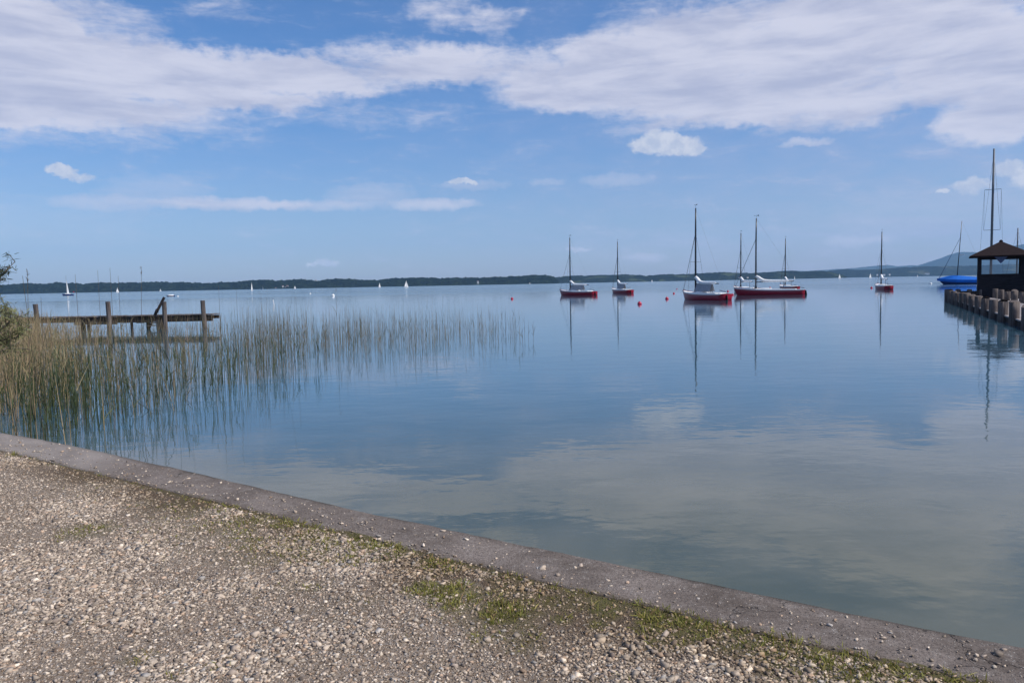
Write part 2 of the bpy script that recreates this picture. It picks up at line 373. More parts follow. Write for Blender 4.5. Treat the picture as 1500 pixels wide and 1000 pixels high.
# kerb mesh
def kerb():
    n=700; xs=np.linspace(-16,7.5,n); V=[];
    eY=edgeY(xs)+ (fbm(xs*3,xs*0+3)-.5)*.035 + (fbm(xs*14,xs*0+9)-.5)*.018
    iY=innerY(xs)+ (fbm(xs*2,xs*0+23)-.5)*.05
    m=14; rows=[]
    zt=ZK+(fbm(xs*1.3,xs*0+7)-.5)*.012
    rows.append(np.stack([xs,eY+.0,np.full(n,-.9)],1))
    rows.append(np.stack([xs,eY+.004,np.full(n,.05)],1))
    rows.append(np.stack([xs,eY+.002,zt-.03],1))
    rows.append(np.stack([xs,eY-.008,zt-.008],1))
    for j in range(m+1):
        f=j/m; y=eY-.025+(iY-eY+.025)*f
        rows.append(np.stack([xs,y,zt+.002-.006*f+(fbm(xs*9,y*9,3)-.5)*.008*(1 if 0<j else 0)],1))
    rows.append(np.stack([xs,iY-.01,zt-.12],1))
    V=np.concatenate(rows); k=len(rows); fr_=np.array([-.1,-.05,0,0]+[j/m for j in range(m+1)]+[1.1]); nz1=np.clip((fbm(xs*5,xs*0+2,4)-.2)*1.6,0,1); nz2=np.clip((fbm(xs*4,xs*0+40,4)-.15)*1.6,0,1)
    kt=np.stack([(np.clip(1-fr_[:,None]/.10,0,1)*nz1[None]).ravel(),(np.clip(1-(1-fr_[:,None])/.16,0,1)*nz2[None]).ravel(),np.zeros(k*n)],1)
    a=(np.arange(k-1)[:,None]*n+np.arange(n-1)[None,:]).ravel()
    T=np.stack([a,a+1,a+1+n,a+n],1)[:,::-1]
    mk,t,b=material('old_concrete')
    tc=t.new('ShaderNodeNewGeometry').outputs['Position']
    sp=t.new('ShaderNodeSeparateXYZ'); t.l.new(tc,sp.inputs[0])
    n1=t.noise(tc,2.2,5,.6,.3); n2=t.noise(tc,60,4,.7); v=t.voro(tc,95); vc=t.voro(tc,95,out='Color')
    c=t.mix(t.maprange(n1,.32,.68),(.118,.094,.078),(.25,.205,.178))
    c=t.mix(t.maprange(n2,.38,.62,0,.7),c,(.075,.060,.052)); nb=t.noise(tc,14,4,.65); c=t.mix(t.maprange(nb,.5,.7,0,.4),c,(.26,.225,.20))
    sepc=t.new('ShaderNodeSeparateColor'); t.l.new(vc,sepc.inputs[0])
    speck=t.math('MULTIPLY',t.maprange(v,.25,.42,1,0),t.maprange(sepc.outputs[0],.72,.82,0,1))
    c=t.mix(t.math('MULTIPLY',speck,t.maprange(nb,.42,.62,.1,.75)),c,(.46,.42,.38))
    dk=t.math('MULTIPLY',t.maprange(v,.25,.42,1,0),t.maprange(sepc.outputs[1],.8,.86,0,1))
    c=t.mix(t.math('MULTIPLY',dk,.7),c,(.03,.026,.028))
    # smoother pale repaired mortar towards the reed end
    pale=t.maprange(t.math('ADD',sp.outputs[0],t.math('MULTIPLY',n1,1.2)),-3.6,-2.7,1,0,True)
    c=t.mix(t.math('MULTIPLY',pale,.75),c,t.mix(t.maprange(n1,.3,.7),(.21,.18,.16),(.33,.29,.265)))
    # algae on the water face
    alg=t.maprange(sp.outputs[2],.33,.385,1,0,True)
    c=t.mix(alg,c,(.018,.018,.012))
    ka=t.new('ShaderNodeSeparateColor'); t.l.new(t.new('ShaderNodeAttribute',attribute_name='tint').outputs['Color'],ka.inputs[0])
    c=t.mix(t.math('MULTIPLY',ka.outputs[0],.85),c,(.022,.020,.016)); c=t.mix(t.math('MULTIPLY',ka.outputs[1],t.maprange(n2,.35,.6,.3,1)),c,(.075,.055,.03))
    t.put(b.inputs['Base Color'],c); b.inputs['Roughness'].default_value=.9; b.inputs['Specular IOR Level'].default_value=.15
    hh=t.math('ADD',t.math('MULTIPLY',n2,.7),t.math('MULTIPLY',t.maprange(v,.1,.45,1,0),.6))
    cr1=t.voro(t.vmath('ADD',tc,centred_(t,tc)),1.1,'DISTANCE_TO_EDGE')
    crack=t.math('MULTIPLY',t.maprange(cr1,.0,.008,1,0),t.maprange(t.noise(tc,.9,2,.5),.52,.60,0,1))
    c2=t.mix(t.math('MULTIPLY',crack,.75),c,(.03,.024,.022)); t.put(b.inputs['Base Color'],c2)
    t.put(b.inputs['Normal'],t.bump(t.math('SUBTRACT',hh,t.math('MULTIPLY',crack,1.5)),.9,.004))
    o=np_mesh('concrete_kerb',V,T,mk,smooth=True,colr=kt)
    tag(o,'long weathered grey concrete edging between gravel and lake','kerb')
def centred_(t,tc):
    return t.vmath('MULTIPLY',t.vmath('SUBTRACT',t.noise(tc,3,4,.6,out='Color'),(.5,.5,.5)),(.7,.7,0))
kerb()

# ------------------------------------------------------------------ gravel ground
def gheight(x,y):
    d=innerY(x)-y
    base=ZK-.007-.004*np.clip(d/.25,0,1)+np.clip(d,0,6)*.004
    return base+(fbm(x*1.1,y*1.1,3)-.5)*.035*np.clip(d/.5,0,1)+(fbm(x*14,y*14,3)-.5)*.012*np.clip(.4+d/.2,0,1)
GREEN=[(130,776,45,16,.55),(455,802,40,16,1.0),(570,808,26,14,.8),(640,820,36,14,.9),(620,862,30,16,.9),(668,872,44,26,1.1),(735,895,45,22,1.1),(885,884,30,22,1.0),(822,906,18,9,.8),(875,912,18,10,.7),
 (952,898,26,30,1.1),(1130,928,26,18,1.0),(1205,968,26,18,1.0),(1320,972,40,12,.9),(1075,940,45,22,.6),(355,775,30,18,.5),(830,880,60,16,.5),(425,765,40,10,.7),(1010,930,60,14,.6),(30,662,16,6,.8),(135,908,14,8,.6),(255,990,16,8,.8),(205,962,30,14,.4),(320,975,25,12,.4),(750,870,60,20,.5),(1160,960,60,14,.5)]
G3=[]
for (px,py,sx,sy,wt) in GREEN:
    c0=at(px,py,ZK); cx_=at(px+sx,py,ZK); cy_=at(px,py-sy,ZK)
    G3.append((c0.x,c0.y,abs(cx_.x-c0.x),abs(cy_.y-c0.y),wt))
def greenness(x,y):
    g=np.zeros_like(x)
    for (cx,cy,sx,sy,wt) in G3:
        g=np.maximum(g, wt*np.clip(1.25-((x-cx)/sx)**2-((y-cy)/sy)**2,0,1))
    d=innerY(x)-y
    strip=np.clip(1-np.abs(d-.03)/.09,0,1)*np.clip((x+4.2)/2,.35,1)
    edge=np.clip(1.1-d/1.2,0,1)*.85*np.clip((fbm(x*2.6,y*2.6,3)-.44)*7,0,1)*np.clip((x+4)/3,.12,1)
    return np.clip(np.maximum(np.maximum(g,strip*.8),edge),0,1.2)
def soilz(X,Y):
    d=innerY(X)-Y
    return np.clip(1.15-d/np.interp(X,[-6,-3,0,4],[.25,.6,1.1,1.2]),0,1)*np.clip((fbm(X*2.1+3,Y*2.1,3)-.30)*3.2,0,1)+np.clip(1-np.abs(d)/.06,0,1)*.6
def ground():
    nx,ny=760,420
    xs=np.linspace(-12,5.5,nx); tt=np.linspace(-.03,1,ny)
    tt=np.sign(tt)*np.abs(tt)**1.35
    X=np.repeat(xs[:,None],ny,1); Yi=innerY(xs)[:,None]
    Y=Yi-tt[None,:]*9.0
    Z=gheight(X,Y); 
    V=np.stack([X.ravel(),Y.ravel(),Z.ravel()],1)
    a=(np.arange(nx-1)[:,None]*ny+np.arange(ny-1)[None,:]).ravel()
    T=np.stack([a,a+1,a+1+ny,a+ny],1)[:,::-1]
    g=greenness(X.ravel(),Y.ravel())
    d=(Yi-Y).ravel(); soil=np.clip(soilz(X.ravel(),Y.ravel()),0,1)*1.3+np.clip(1-d/.10,0,1)*.6
    tint=np.stack([np.clip(g,0,1),np.clip(soil*(.5+fbm(X.ravel()*3,Y.ravel()*3,3)),0,1),np.zeros_like(g)],1)
    mg,t,b=material('gravel_ground')
    tc=t.new('ShaderNodeNewGeometry').outputs['Position']
    at_=t.new('ShaderNodeAttribute', attribute_name='tint').outputs['Color']
    sc=t.new('ShaderNodeSeparateColor'); t.l.new(at_,sc.inputs[0])
    n1=t.noise(tc,1.3,4,.6); n2=t.noise(tc,45,4,.7); v=t.voro(tc,80); vc=t.voro(tc,80,out='Color')
    s2=t.new('ShaderNodeSeparateColor'); t.l.new(vc,s2.inputs[0])
    c=t.mix(t.maprange(n1,.3,.7),(.155,.112,.078),(.25,.185,.135))
    c=t.mix(t.maprange(s2.outputs[0],.3,1,0,.6),c,(.36,.32,.28))
    c=t.mix(t.maprange(n2,.45,.75,0,.6),c,(.085,.065,.05))
    c=t.mix(t.math('MULTIPLY',sc.outputs[1],.75),c,t.mix(n2,(.035,.022,.014),(.10,.065,.038)))
    c=t.mix(t.math('MULTIPLY',sc.outputs[0],t.maprange(n2,.3,.65,.25,.85)),c,(.085,.085,.022))
    t.put(b.inputs['Base Color'],c); b.inputs['Roughness'].default_value=.95; b.inputs['Specular IOR Level'].default_value=.1
    t.put(b.inputs['Normal'],t.bump(t.math('ADD',n2,t.maprange(v,0,.5,1,0)),1,.007))
    o=np_mesh('gravel_ground',V,T,mg,colr=tint,smooth=True); tag(o,kind='structure',label='gravel shore strewn with pale chips')
    # wide sheet carrying the shore further inland
    xs2=np.linspace(-120,120,60); rows=[]
    yA=np.minimum(innerY(np.clip(xs2,-16,7.5)), innerY(xs2))-.05
    Vv=[];
    for x,y in zip(xs2,yA): Vv.append((x,y,ZK-.09))
    for x,y in zip(xs2,yA): Vv.append((x,-150,ZK-.09))
    n=len(xs2); Ff=[(i+1,i,i+n,i+n+1)[::-1] for i in range(n-1)]
    o2=MB().add(Vv,Ff); o2=o2.build('ground',mg); tag(o2,kind='structure',label='gravel shore further inland')
ground()

# stones: distorted icosahedra
IV=np.array([(-1,-1,-1),(1,-1,-1),(1,1,-1),(-1,1,-1),(-1,-1,1),(1,-1,1),(1,1,1),(-1,1,1)],float)*.78
IT=np.array([(0,3,2),(0,2,1),(4,5,6),(4,6,7),(0,1,5),(0,5,4),(1,2,6),(1,6,5),(2,3,7),(2,7,6),(3,0,4),(3,4,7)])
NVS=8
def stones(name,X,Y,Z,S,C,sink=.35):
    n=len(X)
    V=IV[None]*(1+.22*(rng.random((n,NVS,1))-.5)*2)+rng.uniform(-.42,.42,(n,NVS,3))
    sc=np.stack([S*(.75+.6*rng.random(n)),S*(.55+.4*rng.random(n)),S*(.32+.33*rng.random(n))],1)
    V=V*sc[:,None,:]
    # tilt + spin
    a=rng.random(n)*2*PI; tl=(rng.random(n)-.5)*1.3
    ct,st=np.cos(tl)[:,None],np.sin(tl)[:,None]
    y=V[:,:,1]*ct-V[:,:,2]*st; z=V[:,:,1]*st+V[:,:,2]*ct
    ca,sa=np.cos(a)[:,None],np.sin(a)[:,None]
    x=V[:,:,0]*ca-y*sa; y2=V[:,:,0]*sa+y*ca
    V=np.stack([x+X[:,None],y2+Y[:,None],z+(Z+sc[:,2]*sink)[:,None]],2).reshape(-1,3)
    T=(IT[None]+(np.arange(n)*NVS)[:,None,None]).reshape(-1,3)
    return np_mesh(name,V,T,MAT['stone'],colr=np.repeat(C,NVS,0))
def proj_np(X,Y,Z):
    dx,dy,dz=X,Y,Z-ZC
    w_=dx*f0.x+dy*f0.y+dz*f0.z
    return 750+F*(dx*cr.x+dy*cr.y+dz*cr.z)/w_, 500-F*(dx*cu.x+dy*cu.y+dz*cu.z)/w_, w_
def stonecol(n):
    base=np.array([(.37,.335,.295),(.43,.395,.35),(.29,.26,.235),(.56,.53,.48),(.22,.195,.18),(.36,.29,.235),(.33,.335,.34)])
    k=rng.choice(len(base),n,p=[.27,.23,.17,.09,.09,.09,.06]); c=base[k]*(.55+.85*rng.random((n,1)))*1.15
    return c*np.array([1.15,1.01,.88])
def gravel():
    N=1250000
    X=rng.uniform(-8.5,4.2,N); Y=rng.uniform(1.2,9.5,N)
    px,py,w_=proj_np(X,Y,np.full(N,ZK))
    d=innerY(X)-Y
    ok=(px>-120)&(px<1620)&(py<1100)&(d>-.07)
    X,Y,d,w_=X[ok],Y[ok],d[ok],w_[ok]
    g=greenness(X,Y)
    # keep probability: looser where fine grit shows
    patch=fbm(X*1.6+5,Y*1.6,3)
    keep=rng.random(len(X))<np.clip(.72+1.1*(patch-.5)*2,.38,1)*np.clip(1.1-.55*g,.25,1)*(1-.45*np.clip(soilz(X,Y),0,1))*np.where(d<0,.12*np.clip(1+d/.07,0,1),np.clip(d/.05,0.35,1))*np.clip(4.5/w_,.5,1)
    X,Y,d,w_,patch=X[keep],Y[keep],d[keep],w_[keep],patch[keep]
    n=len(X)
    S=np.exp(rng.normal(math.log(.0048),.48,n)); S=np.clip(S,.0024,.0165)
    S*=np.where(patch>.5,1.1,.85)
    print('STONES',n)
    C=stonecol(n); zz_=np.clip(soilz(X,Y),0,1)*rng.uniform(.35,1,n); C=C*(1-zz_[:,None]*(1-np.array([.58,.50,.36])))
    o=stones('gravel',X,Y,np.where(innerY(X)-Y<.01,ZK-.001,gheight(X,Y)),S,C); tag(o,'small pale angular gravel stones covering the shore','gravel',kind='stuff')
    # few bigger stones
    n=420; X=rng.uniform(-6,4,n); Y=rng.uniform(1.8,7,n); d=innerY(X)-Y; ok=d>.08; X,Y=X[ok],Y[ok]; n=len(X)
    o=stones('large_pebbles',X,Y,gheight(X,Y),rng.uniform(.012,.021,n),stonecol(n)); tag(o,'larger rounded pebbles lying on the gravel','pebbles',kind='stuff')
    # grit on the kerb
    n=1500; X=rng.uniform(-6.5,3.6,n); f=rng.random(n)**.8; Y=edgeY(X)-.04+(innerY(X)-edgeY(X)+.04)*f
    o=stones('kerb_grit',X,Y,np.full(n,ZK-.001),np.clip(np.exp(rng.normal(math.log(.0048),.5,n)),.003,.02),stonecol(n)); tag(o,'loose grit scattered on the concrete edging','grit',kind='stuff')
gravel()

# ------------------------------------------------------------------ blades
class Blades:
    def __init__(s): s.V=[]; s.T=[]; s.C=[]; s.n=0
    def ribbons(s, base, dirv, length, width, droop, colr, seg=3, tipcol=None, thick=False):
        """base (n,3), dirv (n,3) start direction, droop (n,) downward bend"""
        n=len(base); t=np.linspace(0,1,seg+1)
        side=np.cross(dirv,np.array([0,0,1.0])); side/=np.linalg.norm(side,axis=1)[:,None]+1e-9
        ang=rng.random(n)*PI; ov=np.cross(side,dirv)
        side=side*np.cos(ang)[:,None]+ov*np.sin(ang)[:,None]
        hd=dirv.copy(); hd[:,2]=0
        P=base[:,None]+dirv[:,None]*(length[:,None]*t)[:,:,None]
        P=P+hd[:,None]*((droop*length)[:,None]*t**2)[:,:,None]*1.2
        P[:,:,2]-= (droop*length)[:,None]*t**2*.55
        wv=width[:,None]*np.array([.8]+[1.0]*(seg-1)+[.08])[None,:]
        A=P-side[:,None]*wv[:,:,None]/2; B=P+side[:,None]*wv[:,:,None]/2
        V=np.stack([A,B],2).reshape(n,-1,3)
        q=[]
        for i in range(seg):
            a=2*i; q+=[(a,a+1,a+3),(a,a+3,a+2)]
        q=np.array(q); m=2*(seg+1)
        T=(q[None]+(np.arange(n)*m)[:,None,None]).reshape(-1,3)+s.n
        c=np.repeat(colr[:,None],m,1)
        if tipcol is not None:
            f=np.repeat(t,2)[None,:,None]; c=c*(1-f)+tipcol[:,None]*f
        s.V.append(V.reshape(-1,3)); s.T.append(T); s.C.append(c.reshape(-1,3)); s.n+=n*m
    def stems(s, base, dirv, length, rad, bend, colr, seg=3, tipcol=None):
        n=len(base); t=np.linspace(0,1,seg+1)
        hd=np.stack([np.cos(bend[:,1]),np.sin(bend[:,1]),np.zeros(n)],1)
        P=base[:,None]+dirv[:,None]*(length[:,None]*t)[:,:,None]+hd[:,None]*((bend[:,0]*length)[:,None]*t**2)[:,:,None]
        r=rad[:,None]*(1-.65*t)[None]
        ks=np.arange(3)*2*PI/3
        off=np.stack([np.cos(ks),np.sin(ks),0*ks],1)
        V=P[:,:,None]+off[None,None]*r[:,:,None,None]
        q=[]
        for i in range(seg):
            for k in range(3):
                a=i*3+k; b_=i*3+(k+1)%3; q+=[(a,b_,b_+3),(a,b_+3,a+3)]
        q=np.array(q); m=3*(seg+1)
        T=(q[None]+(np.arange(n)*m)[:,None,None]).reshape(-1,3)+s.n
        c=np.repeat(colr[:,None],m,1)
        if tipcol is not None:
            f=np.repeat(t,3)[None,:,None]; c=c*(1-f)+tipcol[:,None]*f
        s.V.append(V.reshape(-1,3)); s.T.append(T); s.C.append(c.reshape(-1,3)); s.n+=n*m
        return P
    def build(s,name,mat): return np_mesh(name,np.concatenate(s.V),np.concatenate(s.T),mat,colr=np.concatenate(s.C))
def rdir(n, lean):
    a=rng.random(n)*2*PI; l=np.abs(rng.normal(0,lean,n))
    d=np.stack([np.cos(a)*np.sin(l),np.sin(a)*np.sin(l),np.cos(l)],1); return d
def jit(c,n,v=.25):
    return np.array(c)[None]*(1+v*(rng.random((n,1))-.5)*2)*(1+.12*(rng.random((n,3))-.5))

def grass():
    B=Blades()
    N=340000; X=rng.uniform(-7,4.2,N); Y=rng.uniform(1.5,9,N)
    g=greenness(X,Y)*np.clip((fbm(X*9,Y*9,2)-.3)*3.0,0,1); d=innerY(X)-Y
    keep=(rng.random(N)<g**1.2*.95)&(d>-.04); X,Y=X[keep],Y[keep]; n=len(X)
    X=np.tile(X,2)+rng.normal(0,.006,2*n); Y=np.tile(Y,2)+rng.normal(0,.006,2*n); n*=2
    base=np.stack([X,Y,gheight(X,Y)-.004],1)
    gg=greenness(X,Y)
    L=rng.uniform(.010,.036,n)*(.55+1.1*gg); 
    k=rng.random(n)[:,None]
    c=np.where(k<.68,jit((.235,.225,.050),n),np.where(k<.88,jit((.32,.27,.085),n),jit((.25,.16,.075),n)))
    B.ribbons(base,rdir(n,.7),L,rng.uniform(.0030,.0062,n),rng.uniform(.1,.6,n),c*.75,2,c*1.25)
    print('GRASS',n)
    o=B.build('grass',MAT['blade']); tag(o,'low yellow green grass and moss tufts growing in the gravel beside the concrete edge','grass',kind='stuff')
grass()

# ------------------------------------------------------------------ reeds
frontp=np.array([(-200,720),(0,700),(60,690),(100,668),(130,650),(200,622),(260,606),(330,592),(400,556),(500,532),(580,522),(650,512),(700,505),(762,500)],float)
backp=np.array([(-200,492),(0,494),(200,496),(310,492),(400,484),(500,478),(650,478),(762,483)],float)
def sample_bed(N, x0,x1, dens):
    out=[]
    tot=0
    while tot<N:
        m=40000
        X=rng.uniform(-26,1.2,m); Y=rng.uniform(6.5,42,m)
        px,py,w_=proj_np(X,Y,np.zeros(m))
        ok=(px>x0)&(px<x1)&(py<np.interp(px,frontp[:,0],frontp[:,1]))&(py>np.interp(px,backp[:,0],backp[:,1]))&(Y>edgeY(X)+.15)
        X,Y,px,py=X[ok],Y[ok],px[ok],py[ok]
        k=rng.random(len(X))<dens(X,Y,px,py)
        out.append(np.stack([X[k],Y[k],px[k],py[k]],1)); tot+=k.sum()
    return np.concatenate(out)[:N]
def reeds():
    tan=(.34,.265,.165); dry=(.24,.185,.125); grn=(.085,.105,.050); dgr=(.045,.058,.034)
    # --- outer bed: sparse stalks standing in open water
    B=Blades()
    def dens(X,Y,px,py):
        cl=np.clip((fbm(X*.9,Y*.5,3)-.38)*5,0.05,1)
        return cl*np.interp(px,[150,300,400,520,700,765],[.35,.6,1,.75,.62,.35])
    S=sample_bed(2100,150,764,dens); n=len(S)
    base=np.stack([S[:,0],S[:,1],np.full(n,-.1)],1)
    L=rng.uniform(.55,1.25,n)*np.interp(S[:,2],[150,400,500,764],[1.15,1.2,1.0,1.0])+.1
    k=rng.random(n)<.30; L[k]*=.6
    tall=rng.random(n)<.035; L[tall]*=1.45
    kk=rng.random(n)[:,None]
    c=np.where(kk<.5,jit(tan,n),np.where(kk<.8,jit(dry,n),jit((.11,.12,.06),n)))*.80
    d=rdir(n,.055); bend=np.stack([np.abs(rng.normal(0,.05,n)),rng.random(n)*2*PI],1)
    B.stems(base,d,L,rng.uniform(.0028,.0048,n),bend,c)
    # leaves on lower half
    for rep in range(2):
        i=np.where(rng.random(n)<.28)[0]; m=len(i)
        fr=rng.uniform(.1,.6,m); b2=base[i]+d[i]*(L[i]*fr)[:,None]
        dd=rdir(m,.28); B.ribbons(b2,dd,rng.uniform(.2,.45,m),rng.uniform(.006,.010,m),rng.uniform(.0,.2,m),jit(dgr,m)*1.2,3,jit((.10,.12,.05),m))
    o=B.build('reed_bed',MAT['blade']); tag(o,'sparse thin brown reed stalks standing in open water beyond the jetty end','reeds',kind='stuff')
    # --- green young reeds in front
    B=Blades()
    def dens2(X,Y,px,py):
        fy=np.interp(px,frontp[:,0],frontp[:,1])
        cl=np.clip((fbm(X*1.6,Y*1.1,3)-.42)*6,0.06,1)
        return cl*np.interp(px,[-100,60,130,200,350,420,520],[1,1,.50,.30,.24,.12,.05])*np.clip((py-np.interp(px,[60,200],[548,505]))/40,.05,1)
    S=sample_bed(1080,-100,520,dens2); n=len(S)
    base=np.stack([S[:,0],S[:,1],np.full(n,-.08)],1)
    L=rng.uniform(.40,.95,n)+.08
    d=rdir(n,.09); bend=np.stack([np.abs(rng.normal(0,.05,n)),rng.random(n)*2*PI],1)
    B.stems(base,d,L,rng.uniform(.004,.006,n),bend,jit((.08,.10,.04),n))
    for rep in range(3):
        i=np.where(rng.random(n)<.55)[0]; m=len(i)
        fr=rng.uniform(.12,.9,m); b2=base[i]+d[i]*(L[i]*fr)[:,None]
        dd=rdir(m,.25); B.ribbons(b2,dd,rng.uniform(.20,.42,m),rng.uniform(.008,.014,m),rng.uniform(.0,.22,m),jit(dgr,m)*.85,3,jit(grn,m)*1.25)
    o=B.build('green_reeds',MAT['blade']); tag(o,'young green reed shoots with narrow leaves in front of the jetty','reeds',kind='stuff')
    # --- dense dry reeds at left
    B=Blades()
    def dens3(X,Y,px,py):
        w1=np.interp(px,[-200,20,80,130,180,230,330],[1,1,.6,.26,.13,.08,.04])
        return w1*np.clip((fbm(X*1.2,Y*.9,3)-.3)*4,.08,1)*np.clip(1.25-(py-560)/70+np.clip((60-px)/120,0,.4),.12,1)
    S=sample_bed(4500,-160,330,dens3); n=len(S)
    base=np.stack([S[:,0],S[:,1],np.full(n,-.1)],1)
    zt=np.interp(S[:,2],[-200,0,60,120,200,330],[1.55,1.5,1.25,1.05,1.0,.95])
    L=zt*rng.uniform(.6,1.08,n)+.1
    kk=rng.random(n)[:,None]
    c=np.where(kk<.6,jit((.50,.36,.215),n),np.where(kk<.85,jit((.33,.235,.145),n),jit((.19,.19,.085),n)))
    d=rdir(n,.12); bend=np.stack([np.abs(rng.normal(0,.09,n)),rng.random(n)*2*PI],1)
    B.stems(base,d,L,rng.uniform(.003,.0055,n),bend,c)
    for rep in range(3):
        i=np.where(rng.random(n)<.6)[0]; m=len(i)
        fr=rng.uniform(.1,.85,m); b2=base[i]+d[i]*(L[i]*fr)[:,None]
        lowm=(fr<.4)[:,None]
        dd=rdir(m,.42); cc=np.where(lowm,jit((.10,.115,.045),m),jit((.27,.22,.12),m))
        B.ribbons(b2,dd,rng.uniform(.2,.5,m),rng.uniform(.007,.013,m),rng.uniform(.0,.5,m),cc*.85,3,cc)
    # broken stalks leaning across
    for (a,b_) in (((20,500,9.6),(62,478,9.8)),((112,572,11),(128,536,11.2)),((64,536,10),(30,575,10)),((400,520,22),(425,508,22)),((480,522,24),(505,508,24))):
        p=atY(*a); q=atY(*b_); dv=(q-p); l=dv.length; dv/=l
        B.stems(np.array([p[:]]),np.array([dv[:]]),np.array([l*1.1]),np.array([.008]),np.array([[.02,0]]),jit((.42,.34,.22),1))
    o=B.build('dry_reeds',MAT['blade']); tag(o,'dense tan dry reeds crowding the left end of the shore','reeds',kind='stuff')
    # --- a few tall reeds with seed heads
    tl=[(161,392,13.0,.0),(207,392,12.5,.25),(110,402,12,-.05),(33,404,9.5,-.3),(143,396,14,.0),(173,404,14.5,.02),(40,398,9.5,.2),(231,436,14,0),(320,418,17,0),(346,424,17,0),(433,428,21,0),(492,422,24,.02),(768,462,29,.01),(774,468,27,.02),(781,470,27,0),(765,480,25,-.02),(735,446,31,.02),(753,452,32,.03),(629,455,28,0),(505,452,24,0),(12,450,9,0),(60,436,11,.1)]
    for i,(px,py,Y,ln) in enumerate(tl):
        top=atY(px,py,Y); hgt=top.z+.1
        B=Blades(); bs=np.array([[top.x-ln*.5,Y,-.1]]); dv=Vector((ln*.5,0,hgt)); l=dv.length; dv/=l
        B.stems(bs,np.array([dv[:]]),np.array([l]),np.array([.0065]),np.array([[.0,0]]),jit((.15,.125,.085),1,.1),4)
        if i in (1,6,11):
            m=16; fr=1-rng.random(m)*.06; b2=bs+np.array([dv[:]])*(l*fr)[:,None]
            dd=rdir(m,.5); B.ribbons(b2,dd,rng.uniform(.03,.07,m),rng.uniform(.004,.008,m),rng.uniform(.1,.6,m),jit((.14,.105,.085),m),2)
        m=3; fr=rng.uniform(.25,.7,m); b2=bs+np.array([dv[:]])*(l*fr)[:,None]
        B.ribbons(b2,rdir(m,.3),rng.uniform(.2,.4,m),rng.uniform(.008,.012,m),rng.uniform(.1,.5,m),jit((.13,.12,.06),m),3)
        B2=B.build('tall_reed',MAT['blade'])
        tag(B2,TALL[i],'reed','tall reeds rising above the bed')
TALL=['tallest thin reed beside the second jetty post, its tip against the sky','reed with a fuzzy drooping seed head rising against the sky between jetty posts','thin reed just right of the white distant sailing yacht at left','bent reed tip leaning left above the dry reeds at far left','seed headed reed a little left of the second jetty post','short tipped reed right of the second jetty post, before a far sail',
 'reed with feathery head against the sky near the willow branch','thin reed in front of the jetty steps','lone tall reed just right of the jetty end post','second tall reed right of the jetty end post','tall dark reed in the middle of the outer bed, left of the white buoy','tall reed with dark head right of the small white buoy','straggling reed just outside the right end of the bed','second straggling reed outside the right end of the bed','outermost reed standing alone right of the whole bed','short reed in front of the outermost stragglers','tall reed at the outer right end of the bed','last tall reed at the right end of the bed','tall reed in the middle of the outer right bed','tall bare reed beside the white buoy, shorter than its neighbour','stout reed at the extreme left edge below the willow','reed leaning right over the leftmost jetty post']
reeds()

# ------------------------------------------------------------------ willow shrub at the left edge
def shrub():
    root=empty('willow_shrub',(-7.35,9.35,-.05)); tag(root,'green leafy willow shrub leaning into view from the left edge','shrub')
    st=MB(); tips=[]
    rx=root.location
    targets=[(atY(14,390,9.0),1.2),(atY(22,383,9.1),.7),(atY(2,398,9.0),1.3),(atY(5,406,9.1),1.2),(atY(-6,405,9.0),.9),(atY(15,470,9.2),1.3),(atY(35,488,9.4),1.3),(atY(5,485,9.1),1.3),(atY(30,462,9.3),1),(atY(8,452,9.2),1.2),(atY(45,478,9.4),.8),(atY(-30,440,9.4),1.3),(atY(-60,400,9.5),1.3),(atY(-90,360,9.6),1.3),(atY(20,490,9.5),1.2),(atY(-20,500,9.2),1.3),(atY(-10,520,9.0),1.2),(atY(-120,330,9.4),1.3),(atY(-160,400,9.4),1.4),(atY(30,500,9.8),.9)]
    Bl=Blades()
    for tp,dn in targets:
        p0=Vector((random.uniform(-.15,.15),random.uniform(-.15,.15),0)); p1=tp-rx
        mid=p0.lerp(p1,.5)+Vector((-.25,random.uniform(-.1,.1),.22))
        pts=[p0.lerp(mid,t) for t in (0,.5,1)]+[mid.lerp(p1,.5)+Vector((0,0,.05)),p1]
        st.tube(pts,[.03,.022,.014,.009,.004],5)
        for k in range(int(7*dn)+2):
            f=random.uniform(.45,1.02); q=(p0.lerp(mid,f*2) if f<.5 else mid.lerp(p1,min(1.0,f*2-1)))
            e=q+Vector((random.uniform(-.2,.2),random.uniform(-.25,.25),random.uniform(-.06,.24)))*(1.5 if tp.z<1.95 else .6)
            st.tube([q,q.lerp(e,.5)+Vector((0,0,.02)),e],[.005,.0035,.002],3,False)
            m=int((34 if tp.z<1.95 else 22)*dn)+8; fr=rng.random(m)[:,None]; b=np.array(q[:])[None]*(1-fr)+np.array(e[:])[None]*fr
            dd=rdir(m,1.0); dd[:,2]*=rng.choice([1,-.4],m); dd/=np.linalg.norm(dd,axis=1)[:,None]
            c=jit((.19,.19,.085) if tp.z<1.95 else (.05,.065,.035),m,.4); Bl.ribbons(b+rng.normal(0,.02,(m,3)),dd,rng.uniform(.03,.08,m),rng.uniform(.005,.011,m),rng.uniform(0,.4,m),c,3,c*1.25)
    st.build('stems',MAT['wood'],root,True)
    lv=Bl.build('foliage',MAT['leaf']); lv.parent=root
shrub()

